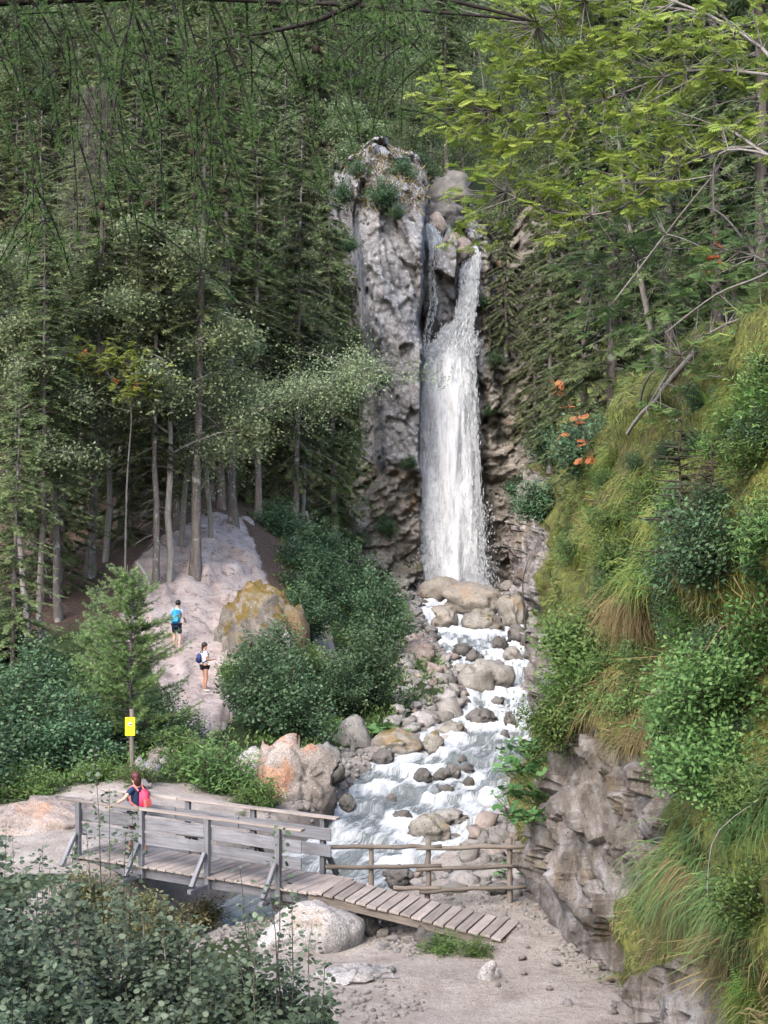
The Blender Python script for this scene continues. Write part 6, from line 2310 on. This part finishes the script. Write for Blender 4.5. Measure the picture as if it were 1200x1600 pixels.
stuff(link('crown', ac.mesh('crown', M['herb'], False), ws))
# sprig of orange leaves
q, nn = bank_at(935, 745)
b0 = q.copy()
L = [b0, P(925, 700, q[1] / K - .2), P(895, 640, q[1] / K - .3), P(872, 590, q[1] / K - .3)]
dq = q[1] / K - .3
rowan('rowan sapling with bright orange leaves at the edge of the right bank', b0, [L], [(P(893, 650, dq), (.25, .15, .35), 5), (P(915, 700, dq), (.2, .15, .3), 5), (P(872, 600, dq), (.25, .15, .25), 3), (P(930, 715, dq), (.15, .1, .15), 2)], 'orange_leaf', 84, .2, 3, 60, 'bark_dark', .015, name='rowan_sapling')

# ---- fallen log and sticks on the right bank
a, n1_ = bank_at(990, 672)
b, n2_ = bank_at(1085, 580)
fl = thing('fallen_log', 'fallen grey log with broken branch stubs on the grassy bank', 'log', tuple(a))
ac = Acc()
e = b + n2_ * .35 + np.array([.3, 0, .3])
s = a + n1_ * .25
V, F = tube(np.linspace(s, e, 8) - a + np.random.default_rng(3).normal(size=(8, 3)) * .015, np.linspace(.032, .06, 8), 7)
ac.add(V, F)
link('trunk', ac.mesh('trunk', M['log_pale']), fl)
for k in range(6):
    p = s + (e - s) * (.5 + .08 * k)
    ac = Acc()
    V, F = tube(np.array([p, p + np.array([.18, -.1, -.12 - .03 * k]), p + np.array([.42, -.15, -.2 - .05 * k])]) - a, [.018, .012, .006], 4)
    ac.add(V, F)
    link('branch_stub', ac.mesh('branch_stub', M['bark_pale']), fl)
for (x0, y0, x1, y1, lab, rr) in ((1010, 630, 1060, 555, 'thin pale stick leaning above the fallen log', .03), (1135, 1410, 1195, 1265, 'bare pale twig hanging over the straw grass at right', .008), (845, 1010, 828, 870, 'thin dark sapling stem standing on the right talus', .03)):
    a, n1_ = bank_at(x0, y0)
    b, n2_ = bank_at(x1, y1)
    ac = Acc()
    V, F = tube(spline([a + n1_ * .3, (a + b) / 2 + (n1_ + n2_) * .3 + np.array([.06, 0, 0]), b + n2_ * .2], 8), np.linspace(rr, rr * .5, 8), 5)
    ac.add(V - a, F)
    o = link('stick', ac.mesh('stick', M['bark_dark' if 'dark' in lab else 'bark_pale']), None, tuple(a))
    tag(o, lab, 'stick')
dk = spruce_kind(2.6, .75, .05, 54, 'spruce_dark', .1, 1.2, 'bark_dark', .16, False, 0, .03, .25)
for px, py, s, lab in ((1048, 900, .95, 'thin dark spruce sapling standing on the grassy bank'), (1100, 960, .9, 'small dark spruce sapling in the shaded hollow of the bank')):
    q, nn = bank_at(px, py)
    parts_place(dk, 'spruce_sapling', lab, 'tree', tuple(q - nn * .1), px, s, 'spruce saplings on the right bank')
# driftwood by the foot of the cliff
for k, (x0, y0, x1, y1, d, lab) in enumerate(((490, 855, 548, 885, 41.5, 'bleached driftwood log at the top of the stony gully'), (478, 800, 490, 855, 41.5, 'bent bleached branch standing at the forest corner'), (214, 880, 236, 925, 30.4, 'fallen pale trunk leaning on the slope left of the path'), (628, 938, 668, 952, 46.5, 'bleached branch on the rocks left below the falls'))):
    a, b = P(x0, y0, d), P(x1, y1, d - .4)
    a[2] = max(a[2], Hs(a[0], a[1]) + .05)
    b[2] = max(b[2], Hs(b[0], b[1]) + .05)
    ac = Acc()
    V, F = tube(spline([a, (a + b) / 2 + np.array([.05, 0, .12]), b], 8) - a, np.linspace(.10, .06, 8), 6)
    ac.add(V, F)
    tag(link('driftwood', ac.mesh('driftwood', M['bark_pale']), None, tuple(a)), lab, 'driftwood')

# ---- larch boughs hanging into the top of the view
r = np.random.default_rng(600)
lb = np.array([-5.2, 9.0, 0.])
lb[2] = Hs(lb[0], lb[1]) - .3
lar = thing('larch_tree', 'large larch whose dark hanging twigs fill the upper left', 'tree', tuple(lb))
tr, tw, nd = Acc(), Acc(), Acc()
tz = np.linspace(0, 15, 12)
V, F = tube(np.stack([.1 * np.sin(tz * .4), .05 * tz * 0, tz], 1), .26 * (1 - tz / 17), 9)
tr.add(V, F)
link('trunk', tr.mesh('trunk', M['bark_dark']), lar)
boughs = []
bl = [[(-5.1, 9.0, 11.2), (-3.2, 8.6, 11.75), (-1.2, 8.4, 11.6), (.4, 8.3, 11.25), (1.3, 8.2, 10.9)],
      [(-5.1, 9.0, 10.6), (-3.5, 9.4, 11.2), (-1.5, 9.6, 11.4), (0, 9.8, 11.5), (1.0, 9.8, 11.3)],
      [(-5.1, 9.0, 11.8), (-3.0, 7.9, 11.9), (-1.6, 7.6, 11.3), (-.4, 7.5, 10.9)],
      [(-5.1, 9.0, 10.4), (-3.6, 8.2, 10.9), (-2.4, 8.0, 10.95), (-1.2, 7.9, 10.8), (-.3, 7.9, 10.75)],
      [(-5.1, 9.0, 11.0), (-3.8, 10.4, 11.6), (-2.2, 11.0, 11.9), (-.4, 11.2, 11.9), (1.2, 11.3, 11.8)]]
for k, L in enumerate(bl):
    pts = spline(L, 22)
    V, F = tube(pts - lb, np.linspace(.05, .008, 22), 6)
    ac = Acc()
    ac.add(V, F)
    link('bough', ac.mesh('bough', M['twig']), lar)
    boughs.append(pts)
# the lichen spotted branch seen at the top
vb = spline([P(640, -30, 4.4), P(560, 2, 4.45), P(500, 30, 4.5), P(420, 50, 4.55), P(330, 62, 4.6)], 14)
ac = Acc()
V, F = tube(vb - lb, np.linspace(.022, .008, 14), 6)
ac.add(V, F)
link('bough', ac.mesh('bough', M['bark_pale'] if False else M['twig']), lar)
boughs.append(vb)
NP, NA = [], []


def hanging(a, dirv, L, n=12, fork=0):
    us = np.linspace(0, 1, n)
    dirv = norm(dirv)
    pts = [a]
    d_ = dirv.copy()
    for i in range(n - 1):
        d_ = norm(d_ + np.array([r.normal() * .10, r.normal() * .10, -.10 + r.normal() * .04]))
        pts.append(pts[-1] + d_ * L / (n - 1))
    pts = np.array(pts)
    V, F = tube(pts - lb, np.linspace(.0055 + .0012 * L, .0022, n), 4)
    tw.add(V, F)
    m = int(L / .040)
    t_ = np.sort(r.uniform(.02, 1, m))
    q = np.stack([np.interp(t_, us, pts[:, c_]) for c_ in range(3)], 1)
    NP.append(q)
    NA.append(np.repeat(norm(pts[-1] - pts[0])[None], m, 0))
    if fork > 0:
        for _ in range(int(r.integers(1, 4))):
            i = int(r.integers(2, n - 2))
            hanging(pts[i], np.array([r.normal() * .9, r.normal() * .6, -.45 + r.normal() * .3]), L * r.uniform(.25, .5), 8, fork - 1)


# twigs: target tip regions of the view
for (px0, px1, ylo, yhi, n) in [(-40, 120, 120, 330, 9), (100, 260, 160, 400, 10), (240, 380, 250, 460, 8), (330, 470, 150, 420, 9), (430, 560, 80, 300, 8), (540, 690, 40, 200, 8), (640, 760, 20, 160, 5), (-40, 700, 0, 110, 14)]:
    for _ in range(n):
        px, py = r.uniform(px0, px1), r.uniform(ylo, yhi)
        d = r.uniform(4.0, 5.6)
        tip = P(px, py, d)
        allb = np.concatenate(boughs)
        cand = np.linalg.norm(allb - tip - np.array([-.3, 0, .9]), axis=1) + r.random(len(allb)) * .5
        a = allb[np.argmin(cand)]
        L = np.linalg.norm(tip - a) * 1.05
        hanging(a, tip - a + np.array([0, 0, .25 * L]), L, 14, 1)
NP, NA = np.concatenate(NP), np.concatenate(NA)
print('larch spurs', len(NP))
# dark spur knobs on the twigs and rosettes of fine needles
n = len(NP)
A = rdir(n, 0, 1, r)
V, F = bake([(0, -.5, -.5), (0, .5, -.5), (0, .5, .5), (0, -.5, .5), (1, -.35, -.35), (1, .35, -.35), (1, .35, .35), (1, -.35, .35)],
            [(0, 1, 5, 4), (1, 2, 6, 5), (3, 0, 4, 7)], NP - lb, A, rdir(n, 0, 1, r), .010, .008)
tw.add(V, F)
link('twigs', tw.mesh('twigs', M['twig']), lar)['kind'] = 'stuff'
# live needles: more towards the top and right, fewer on the bare hanging tips
px, py = pix(NP)
pr = np.clip(1.55 - py / 380 + .9 * fbm(NP * 1.6, 2, 150) + .35 * (px > 330), .06, 1)
NPn = NP[r.random(n) < pr]
k = 24
q = np.repeat(NPn, k, 0)
A = rdir(len(q), 0.05, 1, r)
V, F = bake([(0, -.5, 0), (0, .5, 0), (1, .2, 0), (1, -.2, 0)], [(0, 1, 2, 3)], q - lb, A, rdir(len(q), 0, 1, r), r.uniform(.020, .042, len(q)), .0030)
nd.add(V, F, np.repeat(np.clip(r.normal(size=len(q)) * .2 + .5, 0, 1), 4))
stuff(link('needles', nd.mesh('needles', M['larch_over'], False), lar))
# cones
ac0 = []
V0, F0 = ICO[3]
cv = V0 * np.array([.019, .019, .026])[None] * (1 + .16 * np.sin(V0[:, 2] * 16 + np.arctan2(V0[:, 1], V0[:, 0]) * 3))[:, None]
cm = mesh_np('cone', cv, F0)
cm.materials.append(M['cone'])
for (px, py) in ((382, 198), (500, 100), (233, 308), (270, 308), (330, 236), (336, 288), (308, 284), (10, 218), (145, 362), (256, 222)):
    q = P(px, py, 4.7)
    dn = np.linalg.norm((NP - q) * np.array([1, .5, 1]), axis=1)
    link('cone', cm, lar, tuple(NP[np.argmin(dn)] - lb + np.array([0, 0, -.015])))
# beard lichen
ac = Acc()
for _ in range(170):
    a = P(r.normal(148, 15), 130 + 130 * r.random() ** 1.6, 4.9 + r.normal() * .05)
    L = .08 + .38 * r.random() ** 2 * (1 if r.random() < .6 else .4)
    us = np.linspace(0, 1, 5)
    pts = a + np.stack([np.cumsum(r.normal(size=5) * .006), np.cumsum(r.normal(size=5) * .006), -us * L], 1)
    V, F = tube(pts - lb, np.linspace(.0020, .001, 5), 3)
    ac.add(V, F, r.random())
for _ in range(90):
    a = P(r.normal(125, 18), r.uniform(200, 360), 5.0 + r.normal() * .05)
    L = r.uniform(.10, .30)
    us = np.linspace(0, 1, 5)
    pts = a + np.stack([np.cumsum(r.normal(size=5) * .006), np.cumsum(r.normal(size=5) * .006), -us * L], 1)
    V, F = tube(pts - lb, np.linspace(.0018, .001, 5), 3)
    ac.add(V, F, r.random())
stuff(link('beard_lichen', ac.mesh('beard_lichen', M['lichen_beard']), lar))

# ---- alder thicket at the lower left
r = np.random.default_rng(700)
TOP = [(-40, 1255), (30, 1285), (80, 1320), (150, 1365), (230, 1395), (300, 1450), (360, 1490), (420, 1480), (470, 1510), (515, 1560), (520, 1640)]
tx, ty = [q[0] for q in TOP], [q[1] for q in TOP]


def alder(label, base, tips, seed, per, single, name='alder_bush', leaf=.082, low=.36):
    r = np.random.default_rng(seed)
    e = thing(name, label, 'shrub', tuple(base), 0, 'alders in the foreground')
    st = Acc()
    Ps, As, Vs = [], [], []
    for tp, pn in tips:
        us = np.linspace(0, 1, 9)
        b = base + np.array([(tp[0] - base[0]) * .45 + r.normal() * .12, (tp[1] - base[1]) * .45 + r.normal() * .2, 0])
        pts = b + (tp - b) * us[:, None] + np.array([0, 0, 1.]) * (.10 * np.sin(us * math.pi))[:, None] + np.cumsum(r.normal(size=(9, 3)) * .014, axis=0)
        V, F = tube(pts, np.linspace(.014, .003, 9), 4)
        st.add(V - base, F)
        uu = low + (1 - low) * np.sort(r.random(pn))
        q = np.stack([np.interp(uu, us, pts[:, c_]) for c_ in range(3)], 1)
        az = np.arange(pn) * 2.4 + r.normal(size=pn) * .5
        off = np.stack([np.cos(az), np.sin(az), r.normal(size=pn) * .3], 1) * r.uniform(.03, .34, pn)[:, None] * (1.25 - uu)[:, None]
        Ps.append(q + off)
        As.append(norm(off + np.array([0, 0, .0]) + r.normal(size=(pn, 3)) * .03))
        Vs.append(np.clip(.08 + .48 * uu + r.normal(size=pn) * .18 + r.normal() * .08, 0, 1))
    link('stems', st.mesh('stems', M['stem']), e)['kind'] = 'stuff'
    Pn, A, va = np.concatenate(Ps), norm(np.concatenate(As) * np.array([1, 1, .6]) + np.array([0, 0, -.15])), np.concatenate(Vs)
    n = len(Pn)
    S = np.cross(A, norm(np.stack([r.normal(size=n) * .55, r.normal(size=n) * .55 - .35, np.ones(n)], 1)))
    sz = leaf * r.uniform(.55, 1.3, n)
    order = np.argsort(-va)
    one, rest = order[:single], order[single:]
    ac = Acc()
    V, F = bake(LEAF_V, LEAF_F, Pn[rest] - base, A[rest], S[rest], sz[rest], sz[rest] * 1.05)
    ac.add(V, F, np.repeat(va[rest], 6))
    if len(rest):
        stuff(link('foliage', ac.mesh('foliage', M['alder_near'], False), e))
    from mathutils import Matrix
    for i in one:
        a, s_ = A[i], norm(S[i] - A[i] * (S[i] @ A[i]))
        nn = np.cross(a, s_)
        o = link('leaf', ALK[int(va[i] * 3.99)], e)
        o.matrix_local = Matrix(((a[0] * sz[i], s_[0] * sz[i], nn[0] * sz[i], Pn[i][0] - base[0]), (a[1] * sz[i], s_[1] * sz[i], nn[1] * sz[i], Pn[i][1] - base[1]), (a[2] * sz[i], s_[2] * sz[i], nn[2] * sz[i], Pn[i][2] - base[2]), (0, 0, 0, 1)))


ALK = []
for k in range(4):
    ac = Acc()
    V = np.array(LEAF_V, float) * np.array([1, 1.05, 1 + k])
    ac.add(V, LEAF_F, .25 + .2 * k)
    ALK.append(ac.mesh('leaf', M['alder_near'], False))
for (x0, x1, n, dlo, dhi, lab, seed) in ((-60, 130, 105, 8.6, 10.6, 'dense alder bush filling the lower left corner', 701), (110, 320, 110, 8.4, 10.2, 'dense alder bush in the middle of the foreground thicket', 702), (300, 515, 92, 8.2, 9.6, 'alder bush at the right end of the foreground thicket', 703)):
    tips = []
    for _ in range(n):
        px = r.uniform(x0, x1)
        top = np.interp(px, tx, ty)
        py = top + (1680 - top) * r.random() ** 1.15 + r.normal() * 14
        d = dhi - (dhi - dlo) * np.clip((py - top) / 260, 0, 1) + r.normal() * .25
        tips.append((P(px, py, d), 100))
    c = P((x0 + x1) / 2, 1700, (dlo + dhi) / 2)
    c[2] = Hs(c[0], c[1])
    alder(lab, c, tips, seed, 62, 90)
# upright shoots
for j, (pts_, n, lab) in enumerate((([(437, 1290, 9.2), (452, 1400, 9.2), (425, 1380, 9.2)], 64, 'tall thin alder shoot in front of the bridge, right one'), ([(372, 1352, 9.3), (385, 1400, 9.3)], 60, 'alder shoot in front of the bridge middle post'),
                                    ([(150, 1165, 10.6), (175, 1240, 10.5), (212, 1268, 10.6), (190, 1290, 10.5), (140, 1290, 10.5)], 90, 'slender sapling rising in front of the left end of the bridge'), ([(300, 1430, 9.4), (250, 1400, 9.6)], 64, 'alder shoot in front of the water under the bridge'), ([(480, 1440, 8.9), (505, 1500, 8.8)], 64, 'alder shoot in front of the pale cracked boulder'), ([(400, 1440, 9.0)], 64, 'alder shoot left of the pale cracked boulder'))):
    tips = [(P(*q_), n) for q_ in pts_]
    c = P(pts_[0][0] + 25, 1640, pts_[0][2])
    c[2] = Hs(c[0], c[1])
    alder(lab, c, tips, 720 + j, n, 0, 'alder_shoot', .068, .45)
